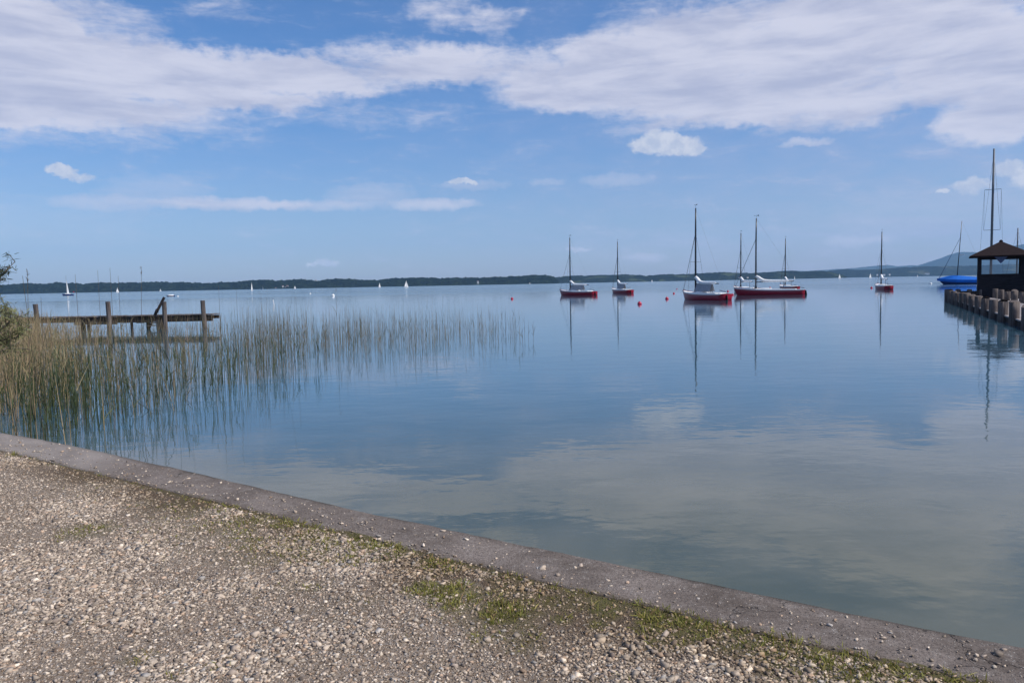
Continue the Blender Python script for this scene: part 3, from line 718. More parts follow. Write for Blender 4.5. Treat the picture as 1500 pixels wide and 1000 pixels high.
# ------------------------------------------------------------------ jetty
def jetty():
    # local frame: origin at end (right) post, x along jetty to the left (negative)
    A=at(303,481,0); Bp=at(56,486,0)
    d=(A-Bp); L0=d.length; ang=math.atan2(d.y,d.x)
    root=empty('wooden_jetty',A,ang); tag(root,'old weathered wooden jetty with broken boards standing in the reeds','jetty')
    inv_=Matrix.Rotation(-ang,3,'Z')
    def lx(px,py=None):   # local x of a post seen at px on the front line
        # intersect view ray azimuth with jetty line
        dd=ray(px,470); t=(A.x*d.y-A.y*d.x)/(dd.x*d.y-dd.y*d.x); q=Vector((dd.x*t,dd.y*t,0)); return (inv_@(q-A)).x
    zd=.74; W0=1.25
    end=.25
    # planks across, some sagging or missing
    x=end; pl=MB(); x0=lx(-60)
    while x>x0:
        wd=random.uniform(.13,.16)
        if not (random.random()<.04):
            zz=zd+random.uniform(-.008,.008); o=random.uniform(-.05,.05)
            pl.box(x-wd,x,.06+o,.06+W0+o+random.uniform(-.04,.05),zz-.045,zz)
        x-=wd+random.uniform(.01,.02)
    pl.build('deck_planks',MAT['plank'],root)
    # stringers
    for (a,b_,y,z0,z1) in ((end,lx(170),.17,.38,.66),(lx(172),x0,.17,.44,.66),(end,x0,1.15,.48,.66)):
        MB().box(min(a,b_),max(a,b_),y-.06,y+.06,z0,z1).build('stringer',MAT['darkwood'],root)
    # low fender boards on the front
    for (a,b_,z0,z1) in ((lx(108),lx(171),.30,.50),(lx(179),lx(214),.36,.48)):
        mb=MB(); x=a
        while x<b_-.05:
            wd=random.uniform(.22,.5); mb.box(x,min(x+wd,b_),.03,.075,z0+random.uniform(-.03,.03),z1+random.uniform(-.01,.02)); x+=wd+.03
        mb.build('fender_board',MAT['darkwood'],root)
    fb=MB()
    x=lx(316)
    for (a,b_) in ((lx(245),end+.06),): 
        fb.box(a,b_,.02,.055,.46,.60)
    fb.build('edge_board',MAT['darkwood'],root)
    # posts (front row) : px, top z, lean
    def post(xl,y,zt,r,lean,name='post'):
        m=MB(); n=10; pts=[]; rr=[]
        for k in range(7):
            f=k/6; z=-1.2+(zt+1.2)*f
            pts.append((xl+lean*(z-zt),y+random.uniform(-.006,.006),z)); rr.append(r*(1.08-.12*f+random.uniform(-.02,.02)))
        m.tube(pts,rr,n); return m.build(name,MAT['wood'],root,False)
    post(lx(299),-.08,1.46,.115,-.03); post(lx(243),-.10,1.44,.115,.0); post(lx(161),-.10,1.50,.12,-.02); post(lx(55),-.10,1.44,.12,-.05)
    for px in (116,124,188,232): post(lx(px),.35 if px!=116 else .45,.55,.075,0,'support_post')
    for px in (286,200,100): post(lx(px),1.32,.68,.10,0,'rear_post')
    post(lx(236),.32,1.2,.05,.0,'handrail_post')
    # steps going down at the broken part
    st=MB(); xa=lx(222); xb=lx(241)
    st.bar((xb,.12,1.66),(xa-.05,.12,.40),.07,.12); 
    st.build('handrail',MAT['darkwood'],root)
    s2=MB(); s2.bar((lx(224),.55,1.05),(lx(212),.55,.10),.05,.10); s2.build('stair_stringer',MAT['darkwood'],root)
    for k in range(3): MB().box(lx(215)+k*.17,lx(215)+k*.17+.34,.0,.6,.18+k*.13,.215+k*.13).build('step',MAT['plank'],root)
    MB().box(lx(229),lx(237),-.03,.02,-.4,.50).build('pale_board',MAT['pile'],root)
jetty()

# ------------------------------------------------------------------ sailing boats
def hull_mesh(Lh, B, sheer, keelz=-.3, n=22, m=12, rake=.5, stern=.62):
    V=[];Fc=[]; prof=[]
    for i in range(n+1):
        s=i/n
        bw=B/2*((stern+(1-stern)*math.sin(min(1,s/.48)*PI/2)) if s<.48 else max(0,(1-((s-.48)/.52)**2.1)))
        bw=max(bw,.012); zs=sheer(s); prof.append((s,bw,zs))
        for j in range(m+1):
            a=-1+2*j/m; aa=abs(a)
            y=math.copysign(bw*(1-(1-aa)**2.6)**.75 if aa<1 else bw, a) if aa>0 else 0
            z=keelz*(1-.35*s**4)+(zs-keelz)*(aa**2.4)
            x=Lh*(s-.5)-rake*(1-(z-keelz)/(zs-keelz))*s**7
            V.append((x,y,z))
    for i in range(n):
        for j in range(m):
            a=i*(m+1)+j; Fc.append((a,a+m+1,a+m+2,a+1))
    Fc.append(tuple(range(m+1)))
    return V,Fc,prof
def sailboat(tent=True):
    root=empty('moored_sailboat'); Lh=8.5; B=2.15
    sheer=lambda s:.56+.10*(1-s)**2*.6+.36*s**2.6
    V,Fc,prof=hull_mesh(Lh,B,sheer,-.28,24,12,.55,.60)
    MB().add(V,Fc).build('hull',MAT['red'],root,True)
    # deck
    D=MB(); vs=[];fs=[]
    for (s,bw,zs) in prof: vs+= [(Lh*(s-.5),-bw*.985,zs+.004),(Lh*(s-.5),0,zs+.05),(Lh*(s-.5),bw*.985,zs+.004)]
    for i in range(len(prof)-1):
        a=3*i; fs+=[(a,a+3,a+4,a+1),(a+1,a+4,a+5,a+2)]
    dk=D.add(vs,fs).build('deck',MAT['white'],root)
    # toe rail / white topside band
    for sg in (-1,1):
        vs=[];fs=[]
        for (s,bw,zs) in prof:
            x=Lh*(s-.5); y=sg*(bw+.006)
            vs+=[(x,y,zs-.075),(x,y+sg*.015,zs-.07),(x,y+sg*.015,zs+.035),(x,y-sg*.03,zs+.035)]
        for i in range(len(prof)-1):
            a=4*i; fs+=[(a,a+4,a+5,a+1),(a+1,a+5,a+6,a+2),(a+2,a+6,a+7,a+3)]
        MB().add(vs,fs).build('gunwale',MAT['white'],root)
    for sg in (-1,1):
        vs=[];fs=[]
        for (s,bw,zs) in prof[1:-1]:
            x=Lh*(s-.5); zz=zs-.20; bz=bw*1.0+.004
            vs+=[(x,sg*bz*.992,zz),(x,sg*(bz*.995+.004),zz+.028)]
        for i in range(len(prof)-3): a=2*i; fs+=[(a,a+2,a+3,a+1)]
        MB().add(vs,fs).build('stripe',MAT['stripe'],root)
    # cabin trunk
    c=MB(); vs=[]
    secs=[(1.9,.22,.66),(1.55,.50,.80),(.4,.62,.86),(-.3,.62,.84)]
    for (x,hw,zt) in secs: vs+=[(x,-hw,.58),(x,-hw*.9,zt-.05),(x,-hw*.6,zt),(x,hw*.6,zt),(x,hw*.9,zt-.05),(x,hw,.58)]
    fs=[]
    for i in range(3):
        for j in range(5): a=i*6+j; fs.append((a,a+6,a+7,a+1))
    fs+=[(0,1,2,3,4,5),(18,23,22,21,20,19)]
    c.add(vs,fs).build('cabin',MAT['white'],root)
    # cockpit coaming
    ck=MB()
    for sg in (-1,1): ck.box(-3.2,-.3,sg*.62-.04,sg*.62+.04,.56,.74)
    ck.box(-3.24,-3.16,-.62,.62,.56,.72); ck.build('coaming',MAT['white'],root)
    MB().box(-3.1,-.32,-.56,.56,.50,.615).build('cockpit_floor',MAT['greycloth'],root)
    # mast
    mx=1.55
    ms=MB().tube([(mx,0,.6),(mx,0,4),(mx-.01,0,7),(mx-.04,0,9.55)],[.105,.10,.092,.07],8).build('mast',MAT['black'],root,True)
    sp=MB().bar((mx,-.62,3.95),(mx,.62,3.95),.05,.03).build('spreader',MAT['wire'],ms)
    va=MB(); va.tube([(mx-.04,0,9.55),(mx-.04,0,9.95)],.012,4); va.add([(mx-.04,0,9.9),(mx+.22,0.01,9.93),(mx+.22,-.01,9.87),(mx-.34,0,9.98),(mx-.34,0,9.82)],[(0,1,2),(0,3,4)]); va.build('wind_vane',MAT['dark'],ms)
    MB().lathe([(.16,0),(.15,.12),(.10,.35),(.10,.42)],8,(mx,0,.84)).build('mast_boot',MAT['dark'],ms)
    # boom + cover
    zb=1.62
    bm=MB().tube([(mx-.1,0,zb),(-2.9,0,zb+.04)],.055,6).build('boom',MAT['black'],root,True)
    cv=MB(); pts=[];rr=[]
    prf=[(mx+.06,2.28,.13),(mx-.10,2.32,.17),(mx-.35,2.16,.20),(mx-.62,1.96,.20),(mx-.95,1.80,.19),(mx-1.5,1.74,.16),(mx-2.2,1.72,.14),(mx-2.9,1.71,.12),(-2.25,1.70,.10),(-2.40,1.69,.05)]
    cv.tube([(a,0,b_) for a,b_,c_ in prf],[c_ for a,b_,c_ in prf],10)
    cv.build('sail_cover',MAT['cloth'],root,True)
    # crutch
    cr_=MB(); cr_.tube([(-1.75,0,.6),(-1.75,0,1.60)],.035,6); cr_.build('boom_crutch',MAT['wire'],root)
    if tent:
        tn=MB(); vs=[];fs=[]
        for k in range(13):
            f=k/12; x=mx-.25-f*(mx-.25+1.7)
            for sg in (-1,1):
                pass
            wv=.02*math.sin(k*1.9)
            vs+=[(x,-.30+wv,.84+.05*math.sin(k*1.3)),(x,-.17+wv,1.2),(x,-.05,1.63),(x,.05,1.63),(x,.17-wv,1.2),(x,.30-wv,.84+.05*math.sin(k))]
        for i in range(12):
            for j in range(5): a=i*6+j; fs.append((a,a+6,a+7,a+1))
        tn.add(vs,fs).build('boom_tent',MAT['greycloth'],root)
    # rigging
    MB().tube([(4.1,0,.98),(mx+.02,0,6.95)],.026,4).build('forestay',MAT['wire'],root)
    for sg in (-1,1):
        MB().tube([(mx-.12,sg*1.0,.62),(mx-.02,sg*.62,3.95),(mx,0,7.0)],.012,3).build('shroud',MAT['wire'],root)
    MB().tube([(-4.15,0,.66),(mx-.05,0,9.5)],.005,3).build('backstay',MAT['wire'],root)
    # pulpit hardware, rudder, tiller
    MB().bar((-4.28,0,.5),(-4.42,0,-.35),.05,.3,(1,0,0)).build('rudder',MAT['dark'],root)
    MB().bar((-4.2,0,.80),(-3.1,.05,.98),.05,.05).build('tiller',MAT['dark'],root)
    MB().tube([(3.9,-.12,1.0),(3.9,0,1.1),(3.9,.12,1.0)],.025,4).build('bow_fitting',MAT['wire'],root)
    return root
def place(o, px, wy, head_az, D=None, scale=1.0):
    """heading az clockwise from +Y; local +X is bow; px,wy = mast foot projected to the water"""
    p=at(px,wy,0)
    ang=PI/2-R(head_az)
    mxl=1.55*scale
    o.location=(p.x-math.cos(ang)*mxl, p.y-math.sin(ang)*mxl, 0); o.rotation_euler=(0,0,ang); o.scale=(scale,)*3
    return o
bt=sailboat(True); bn=copy_tree(bt)
for ch in list(bn.children):
    if ch.name.startswith('boom_tent'): bpy.data.objects.remove(ch)
boats=[(bt,1019,438.6,-17,1.0,'nearest red sailboat, bow to the left, with its bright stern turned towards the shore'),
 (bn,1107,432,-64,1.02,'long red sailboat lying broadside with white furled sail, biggest of the moored boats'),
 (bt,835.5,432.3,-38,.98,'leftmost red sailboat on the mooring field'),
 (bt,905,429.2,-15,.97,'second red sailboat from the left, small, beside no other boat'),
 (bn,1085,427.5,-8,1.0,'red sailboat half hidden behind the long broadside boat bow'),
 (bn,1150,424.2,0,.98,'red sailboat just behind the stern of the long broadside boat'),
 (bn,1290.5,423.5,14,.98,'lone red sailboat seen end on, right of all the others')]
used=set()
for (src,px,wy,hd,sc,lab) in boats:
    o=src if src.name not in used and not used.add(src.name) else copy_tree(src)
    place(o,px,wy,hd,scale=sc*1.0); tag(o,lab,'sailboat','red sailboats at their moorings')

# ------------------------------------------------------------------ covered blue yacht and hidden-hull yachts
def blue_yacht():
    root=empty('covered_yacht'); Lh=10.0; B=2.6
    sheer=lambda s:.95+.35*s**2
    V,Fc,prof=hull_mesh(Lh,B,sheer,-.3,20,10,1.6,.55)
    MB().add(V,Fc).build('hull',MAT['bluedark'],root,True)
    vs=[];fs=[]
    for (s,bw,zs) in prof:
        x=Lh*(s-.5); 
        zr=zs+ (.95*math.sin(min(1,(1-s)/.38)*PI/2) if s>.62 else .95-.55*((.62-s)/.62)**1.2)
        zb=zs-.62+.45*max(0,s-.6)
        vs+=[(x,-bw-.03,zb),(x,-bw-.05,zs),(x,-bw*.5,(zs+zr)/2+.06),(x,0,zr),(x,bw*.5,(zs+zr)/2+.06),(x,bw+.05,zs),(x,bw+.03,zb)]
    for i in range(len(prof)-1):
        for j in range(6): a=i*7+j; fs.append((a,a+7,a+8,a+1))
    MB().add(vs,fs).build('boat_cover',MAT['blue'],root)
    mx=1.0
    m_=MB().tube([(mx,0,1.2),(mx-.72,0,14.3)],[.10,.06],8).build('mast',MAT['black'],root,True)
    MB().bar((mx-.3,-.7,6.6),(mx-.3,.7,6.6),.05,.03).build('spreader',MAT['wire'],m_)
    MB().tube([(4.6,0,1.35),(mx-.50,0,10.6)],[.06,.035],6).build('furled_jib',MAT['bluedark'],root)
    MB().tube([(-4.8,0,1.1),(mx-.72,0,14.2)],.01,3).build('backstay',MAT['wire'],root)
    MB().add([(mx-.40,0,6.55),(mx-1.4,.03,6.55),(mx-1.4,.03,6.85),(mx-.40,0,6.85),(mx-.40,.02,6.55),(mx-1.4,.05,6.55),(mx-1.4,.05,6.85),(mx-.40,.02,6.85)],[(0,1,2,3),(7,6,5,4)]).build('pennant',MAT['cloth'],root)
    p=at(1401.5,416.3,0); ang=PI/2-R(-55); root.rotation_euler=(0,0,ang)
    root.location=(p.x-math.cos(ang)*mx,p.y-math.sin(ang)*mx,0)
    tag(root,'yacht wrapped in a bright blue cover moored left of the pier hut','yacht')
blue_yacht()
def plain_yacht(px,wy,topy,D_head,lab,sprd,r=.10):
    root=empty('yacht'); p=at(px,wy,0)
    Lh=9; sheer=lambda s:.8+.3*s**2
    V,Fc,prof=hull_mesh(Lh,2.6,sheer,-.3,16,8,1.0,.6); MB().add(V,Fc).build('hull',MAT['white'],root,True)
    vs=[];fs=[]
    for (s,bw,zs) in prof: vs+=[(Lh*(s-.5),-bw,zs+.004),(Lh*(s-.5),0,zs+.06),(Lh*(s-.5),bw,zs+.004)]
    for i in range(len(prof)-1): a=3*i; fs+=[(a,a+3,a+4,a+1),(a+1,a+4,a+5,a+2)]
    MB().add(vs,fs).build('deck',MAT['white'],root)
    top=atY(px,topy,p.y); mh_=top.z
    m_=MB().tube([(.8,0,.8),(.8,0,mh_*.6),(.8,0,mh_)],[r,r*.95,r*.7],8).build('mast',MAT['wire'],root,True)
    for f in sprd: MB().bar((.8,-.78,mh_*f),(.8,.78,mh_*f),.05,.04).build('spreader',MAT['wire'],m_)
    MB().tube([(.8-1.9,0,1.35),(.8,0,1.4)],.06,6).build('boom',MAT['black'],root)
    for sg in (-1,1): MB().tube([(.7,sg*1.2,.85)]+[(.75,sg*.78,mh_*f) for f in sprd[::-1]]+[(.8,0,mh_*.97)],.012,3).build('shroud',MAT['wire'],root)
    MB().tube([(4.4,0,1.1),(.8,0,mh_*.96)],.014,3).build('forestay',MAT['wire'],root)
    ang=PI/2-R(D_head); root.rotation_euler=(0,0,ang); root.location=(p.x-math.cos(ang)*.8,p.y-math.sin(ang)*.8,0)
    tag(root,lab,'yacht')
plain_yacht(1450.5,429,218,33,'yacht behind the pier hut whose very tall grey mast has two pairs of spreaders',[.44,.72],.13)
plain_yacht(1488.5,426,334,35,'yacht with a short mast showing right of the pier hut roof peak',[.5],.09)

# ------------------------------------------------------------------ buoys, dinghy, stake
def buoy(mat):
    r=empty('mooring_buoy')
    MB().lathe([(.02,-.18),(.15,-.15),(.25,-.02),(.26,.08),(.21,.22),(.10,.30),(.05,.33)],14).build('float_ball',mat,r,True)
    MB().tube([(0,0,.30),(.0,0,.42),(.06,0,.46),(.06,0,.38),(.0,0,.34)],.018,5).build('ring',MAT['wire'],r)
    return r
br=buoy(MAT['buoyred']); bw_=buoy(MAT['buoywhite'])
bl=[(br,750,438,.8,'red buoy alone on the water left of the leftmost sailboat'),(br,937,445.5,.85,'nearest red buoy, lowest of them all in the picture'),(br,977,438,.85,'red buoy just left of the nearest sailboat bow'),
 (br,987,430,.7,'small red buoy upper left of the nearest sailboat bow'),(br,991.5,423.5,.7,'farthest tiny dark red buoy left of the nearest sailboat mast'),(br,1066,427,.8,'red buoy above the stern of the nearest sailboat'),
 (br,1073,432,.7,'red buoy touching the stern of the nearest sailboat'),(br,1276.5,422,.9,'red buoy at the left side of the lone end on sailboat'),(br,1128,421.5,.8,'tiny red buoy behind the boom of the long broadside boat'),
 (bw_,1363.5,416,1.3,'white buoy left of the blue covered yacht'),(bw_,488,433.5,1.6,'white buoy on open water beyond the reeds'),(bw_,454.5,430.5,1.2,'faint pinkish white buoy left of the brighter white one'),(bw_,260.5,434.5,1.2,'white buoy just right of the small white dinghy')]
used=set()
for (src,px,wy,sc,lab) in bl:
    k=id(src)
    o=src if k not in used else copy_tree(src)
    used.add(k); p=at(px,wy,0); o.location=(p.x,p.y,0); sc*=.88; o.scale=(sc,)*3; o.rotation_euler=(random.uniform(-.2,.2),random.uniform(-.2,.2),random.random()*6)
    tag(o,lab,'buoy','mooring buoys')
def dinghy():
    root=empty('dinghy'); V,Fc,prof=hull_mesh(3.0,1.3,lambda s:.32+.1*s,-.12,12,8,.3,.7); MB().add(V,Fc).build('hull',MAT['bluedark'],root,True)
    vs=[];fs=[]
    for (s,bw,zs) in prof[:10]: x=3*(s-.5); h=.30*math.sin(PI*min(1,(s+.15)/1.0)); vs+=[(x,-bw-.02,zs-.05),(x,-bw*.5,zs+h),(x,bw*.5,zs+h),(x,bw+.02,zs-.05)]
    for i in range(9):
        for j in range(3): a=4*i+j; fs.append((a,a+4,a+5,a+1))
    MB().add(vs,fs).build('cover',MAT['cloth'],root)
    p=at(249.5,434.3,0); root.location=(p.x,p.y,0); root.rotation_euler=(0,0,PI-.2); root.scale=(1,1,1)
    tag(root,'small dinghy with white cover floating above the jetty steps','dinghy')
dinghy()
sk=MB(); p=at(402,447,0); q=atY(400,439,p.y); sk.tube([(0,0,-.4),(q.x-p.x,0,q.z)],.05,6); o=sk.build('marker_stake',MAT['buoywhite']); o.location=p; tag(o,'thin white leaning stake in the water behind the reeds','stake')

# ------------------------------------------------------------------ distant sailing boats
def far_boat():
    root=empty('sailing_boat')
    V,Fc,prof=hull_mesh(7.5,2.2,lambda s:.8+.2*s,-.2,10,6,.5,.6); MB().add(V,Fc).build('hull',MAT['white'],root,True)
    MB().tube([(.8,0,.6),(.8,0,10.2)],.08,5).build('mast',MAT['wire'],root)
    def sail(pts,depth,name):
        a,b_,c=[Vector(p) for p in pts]; n=8; vs=[];fs=[]
        for i in range(n+1):
            f=i/n; l=a.lerp(c,f); r=b_.lerp(c,f)
            for j in range(5):
                g=j/4; p=l.lerp(r,g); vs.append((p.x,p.y+depth*math.sin(PI*g)*(1-f)+depth*.4*f*g,p.z))
        for i in range(n):
            for j in range(4): q=i*5+j; fs.append((q,q+1,q+6,q+5))
        MB().add(vs,fs).build(name,MAT['cloth'],root,True)
    sail([(.7,0,1.5),(-2.9,0,1.5),(.7,0,10.0)],.5,'mainsail'); sail([(3.6,0,1.0),(.9,0,1.2),(.9,0,8.2)],.4,'jib')
    return root
fbo=far_boat(); first=True
for (px,hp,hd,lab) in [(172,7.5,20,'distant sailboat with grey white sails left of the second jetty post reed'),(235,4,60,'tiny far sail above the jetty handrail'),(369,12,175,'tallest narrow white sail before the far hills'),(385,6.5,150,'small white sail right of the tall narrow one'),
  (432,5,60,'tiny sail below the hilltop church'),(556,7,30,'small faint sail left of the bright one in mid lake'),(595,10.5,50,'bright white two sail boat before the middle of the hills'),(955,3.5,60,'tiny white sail between the second and nearest moored boats'),
  (1164,5,40,'small sail above the stern of the long broadside boat'),(1230,7.5,240,'distant sail left of the lone end on sailboat'),(1275,7.5,240,'distant sail touching the lone end on sailboat mast side'),(1344,3,60,'tiniest white sail under the mountain'),(776,2.6,60,'speck of a white boat at the wooded headland')]:
    Y=10.2*1125/hp; o=fbo if first else copy_tree(fbo); first=False
    p=atY(px,hor(px),Y); o.location=(p.x,Y,0); o.rotation_euler=(0,0,PI/2-R(hd)); tag(o,lab,'sailboat','boats sailing far out')
def cruiser():
    root=empty('cruising_yacht'); V,Fc,prof=hull_mesh(6.5,2.3,lambda s:.9+.25*s,-.2,12,8,.6,.6); MB().add(V,Fc).build('hull',MAT['bluedark'],root,True)
    MB().box(-1.5,1.6,-.7,.7,.8,1.5).build('cabin',MAT['white'],root)
    MB().tube([(.5,0,.8),(.5,0,13)],.07,6).build('mast',MAT['wire'],root)
    n=10; vs=[];fs=[]
    for i in range(n+1):
        f=i/n; z=1.6+f*8.4; w_=1.15*(1-f)**.8+.05; vs+=[(.45,0,z),(.45-w_*.6,.12,z),(.45-w_,.1,z)]
    for i in range(n): a=3*i; fs+=[(a,a+1,a+4,a+3),(a+1,a+2,a+5,a+4)]
    MB().add(vs,fs).build('mainsail',MAT['cloth'],root,True)
    MB().add([(-3,0,1.0),(-3,0,2.2),(-3.02,.1,2.6),(-3.7,.1,2.5),(-3.7,.1,2.0),(-3.02,.1,2.1)],[(2,3,4,5)]).build('flag',MAT['buoyred'],root)
    p=at(99.5,433,0); root.location=(p.x,p.y,0); root.rotation_euler=(0,0,PI/2-R(-120)); tag(root,'dark hulled yacht with one narrow white sail at far left','yacht')
cruiser()

# ------------------------------------------------------------------ pier
def pier():
    a=at(1487,477.5,0); e=at(1387,441.5,0); d=(e-a).normalized(); nrm=Vector((d.y,-d.x,0))  # to the right
    ln=(e-a).length
    ang=math.atan2(d.y,d.x)
    root=empty('pier',a,ang); tag(root,'timber pier lined with thick round wooden piles at the right','pier')
    Wd=3.0
    def pile(x,y,zt,r,nm='pile'):
        m=MB(); pts=[];rr=[]
        for k in range(8):
            f=k/7; z=-1.5+(zt+1.5)*f; pts.append((x+random.uniform(-.01,.01),y,z)); rr.append(r*(1+random.uniform(-.03,.03)))
        pts.append((x,y,zt+.015)); rr.append(r*.86)
        m.tube(pts,rr,14); return m.build(nm,MAT['pile'],root,True)
    x=-22.0; xs_=[]
    k=0
    while x<ln+.01:
        xs_.append(x); x+=3.0
    off=(ln-xs_[-1])
    xs_=[q+off for q in xs_]
    random.seed(5)
    for q in xs_: pile(q,.0,.88+random.uniform(-.06,.05),.185+random.uniform(-.015,.015))
    for q in xs_: pile(q+1.3,-Wd,.92+random.uniform(-.06,.05),.18+random.uniform(-.015,.015))
    for j in range(1,4): pile(ln+.05,-Wd*j/4,.9,.18)
    # planking wall between piles, deck
    MB().box(xs_[0],ln-.1,-.14,-.06,-1.0,.20).build('side_planking',MAT['darkwood'],root)
    MB().box(xs_[0],ln-.1,-Wd+.06,-Wd+.14,-1.0,.20).build('side_planking',MAT['darkwood'],root)
    MB().box(ln-.10,ln-.02,-Wd+.15,-.15,-1.0,.80).build('end_planking',MAT['darkwood'],root)
    x=xs_[0]; dk=MB()
    while x<ln-.12:
        dk.box(x,x+.19,-Wd+.12,-.02,.23,.285+random.uniform(-.004,.004)); x+=.20
    dk.build('deck',MAT['deckboards'],root)
    # hut platform
    x0=ln-10.2; pf=MB(); pf.box(x0-.6,x0+5.2,-Wd-4.6,-Wd-.2,.18,.288); pf.build('hut_platform',MAT['deckboards'],root)
    for (qx,qy) in ((x0-.5,-Wd-4.5),(x0+5.1,-Wd-4.5),(x0-.5,-Wd-2.2),(x0+5.1,-Wd-2.2)): pile(qx,qy,1.25,.2,'platform_pile')
    return root,a,d,nrm,ln,Wd
pr=pier()
def hut():
    # placed by its seen corners
    Y0=58.0
    cl=atY(1430.5,428,Y0); cr2=atY(1498,428,Y0)
    cx=(cl.x+cr2.x)/2; wd=cr2.x-cl.x
    ang=R(-30)
    fs_=(Y0+1.4)/Y0; cx*=fs_
    root=empty('pier_hut',(cx,Y0+1.4,0.30),ang); tag(root,'dark timber shelter hut with a pyramid roof on the pier','hut')
    # side so that projected width = wd
    view=math.atan2(cx,Y0); rel=abs(ang+0)+0
    s=3.0; h=s/2
    zw=atY(1465,402.5,Y0).z-.30; ze=atY(1465,376,Y0).z-.30; za=atY(1466,352,Y0).z-.30
    ws=[]
    for (x0,x1,y0,y1) in ((-h,h,-h,-h+.08),(-h,h,h-.08,h),(-h,-h+.08,-h+.083,h-.083),(h-.08,h,-h+.083,h-.083)):
        MB().box(x0,x1,y0,y1,-.12,zw).build('wall',MAT['hutwood'],root)
    for sx in (-1,1):
        for sy in (-1,1):
            MB().box(sx*(h-.12)-.11,sx*(h-.12)+.11,sy*(h-.12)-.11,sy*(h-.12)+.11,-.1,ze+.05).build('post',MAT['hutwood'],root)
    MB().box(-h-.03,h+.03,-h-.05,-h-.003,zw-.02,zw+.07).build('wall_cap',MAT['hutwood'],root)
    e=h+.58
    rf=MB().add([(-e,-e,ze),(e,-e,ze),(e,e,ze),(-e,e,ze),(-e,-e,ze+.10),(e,-e,ze+.10),(e,e,ze+.10),(-e,e,ze+.10),(0,0,za)],
        [(0,3,2,1),(0,1,5,4),(1,2,6,5),(2,3,7,6),(3,0,4,7),(4,5,8),(5,6,8),(6,7,8),(7,4,8)]).build('roof',MAT['roof'],root)
    MB().lathe([(.14,0),(.12,.08),(.03,.16)],8,(0,0,za-.05)).build('roof_cap',MAT['roof'],rf)
    for (x0,x1,y0,y1) in ((-h,h,-h-.001,-h+.12),(-h,h,h-.12,h+.001)):
        MB().box(x0,x1,y0,y1,ze-.16,ze-.003).build('eave_beam',MAT['hutwood'],root)
    # triangular sign hanging under the eave, with a cross-shaped mark
    sg=empty('hanging_sign',(0,0,0)); 
    sw=.42; sh=.42
    fr=MB()
    T0=Vector((-sw,0,0)); T1=Vector((sw,0,0)); T2=Vector((0,0,-sh*1.15))
    fr.bar(T0,T1,.03,.05,(0,1,0)); fr.bar(T1,T2,.03,.05,(0,1,0)); fr.bar(T2,T0,.03,.05,(0,1,0))
    fr.bar((0,0,0),(0,0,-.36),.02,.04,(0,1,0)); fr.bar((-.2,0,-.17),(.2,0,-.17),.02,.04,(0,1,0))
    f_=fr.build('frame',MAT['bluedark'],sg)
    pn=MB().add([(-sw,.02,0),(sw,.02,0),(0,.02,-sh*1.15),(-sw,.035,0),(sw,.035,0),(0,.035,-sh*1.15)],[(0,2,1),(3,4,5),(0,1,4,3),(1,2,5,4),(2,0,3,5)]).build('panel',MAT['signpale'],sg)
    M=Matrix.Rotation(ang,4,'Z'); off=M@Vector((-.05,-h-.30,ze-.0))
    sg.location=root.location+off; sg.rotation_euler=(0,0,ang)
    tag(sg,'small triangular sign with a cross mark hanging under the hut roof','sign')
MAT['signpale']=simple('pale_blue_panel',(.10,.14,.25),.6,.1)
hut()

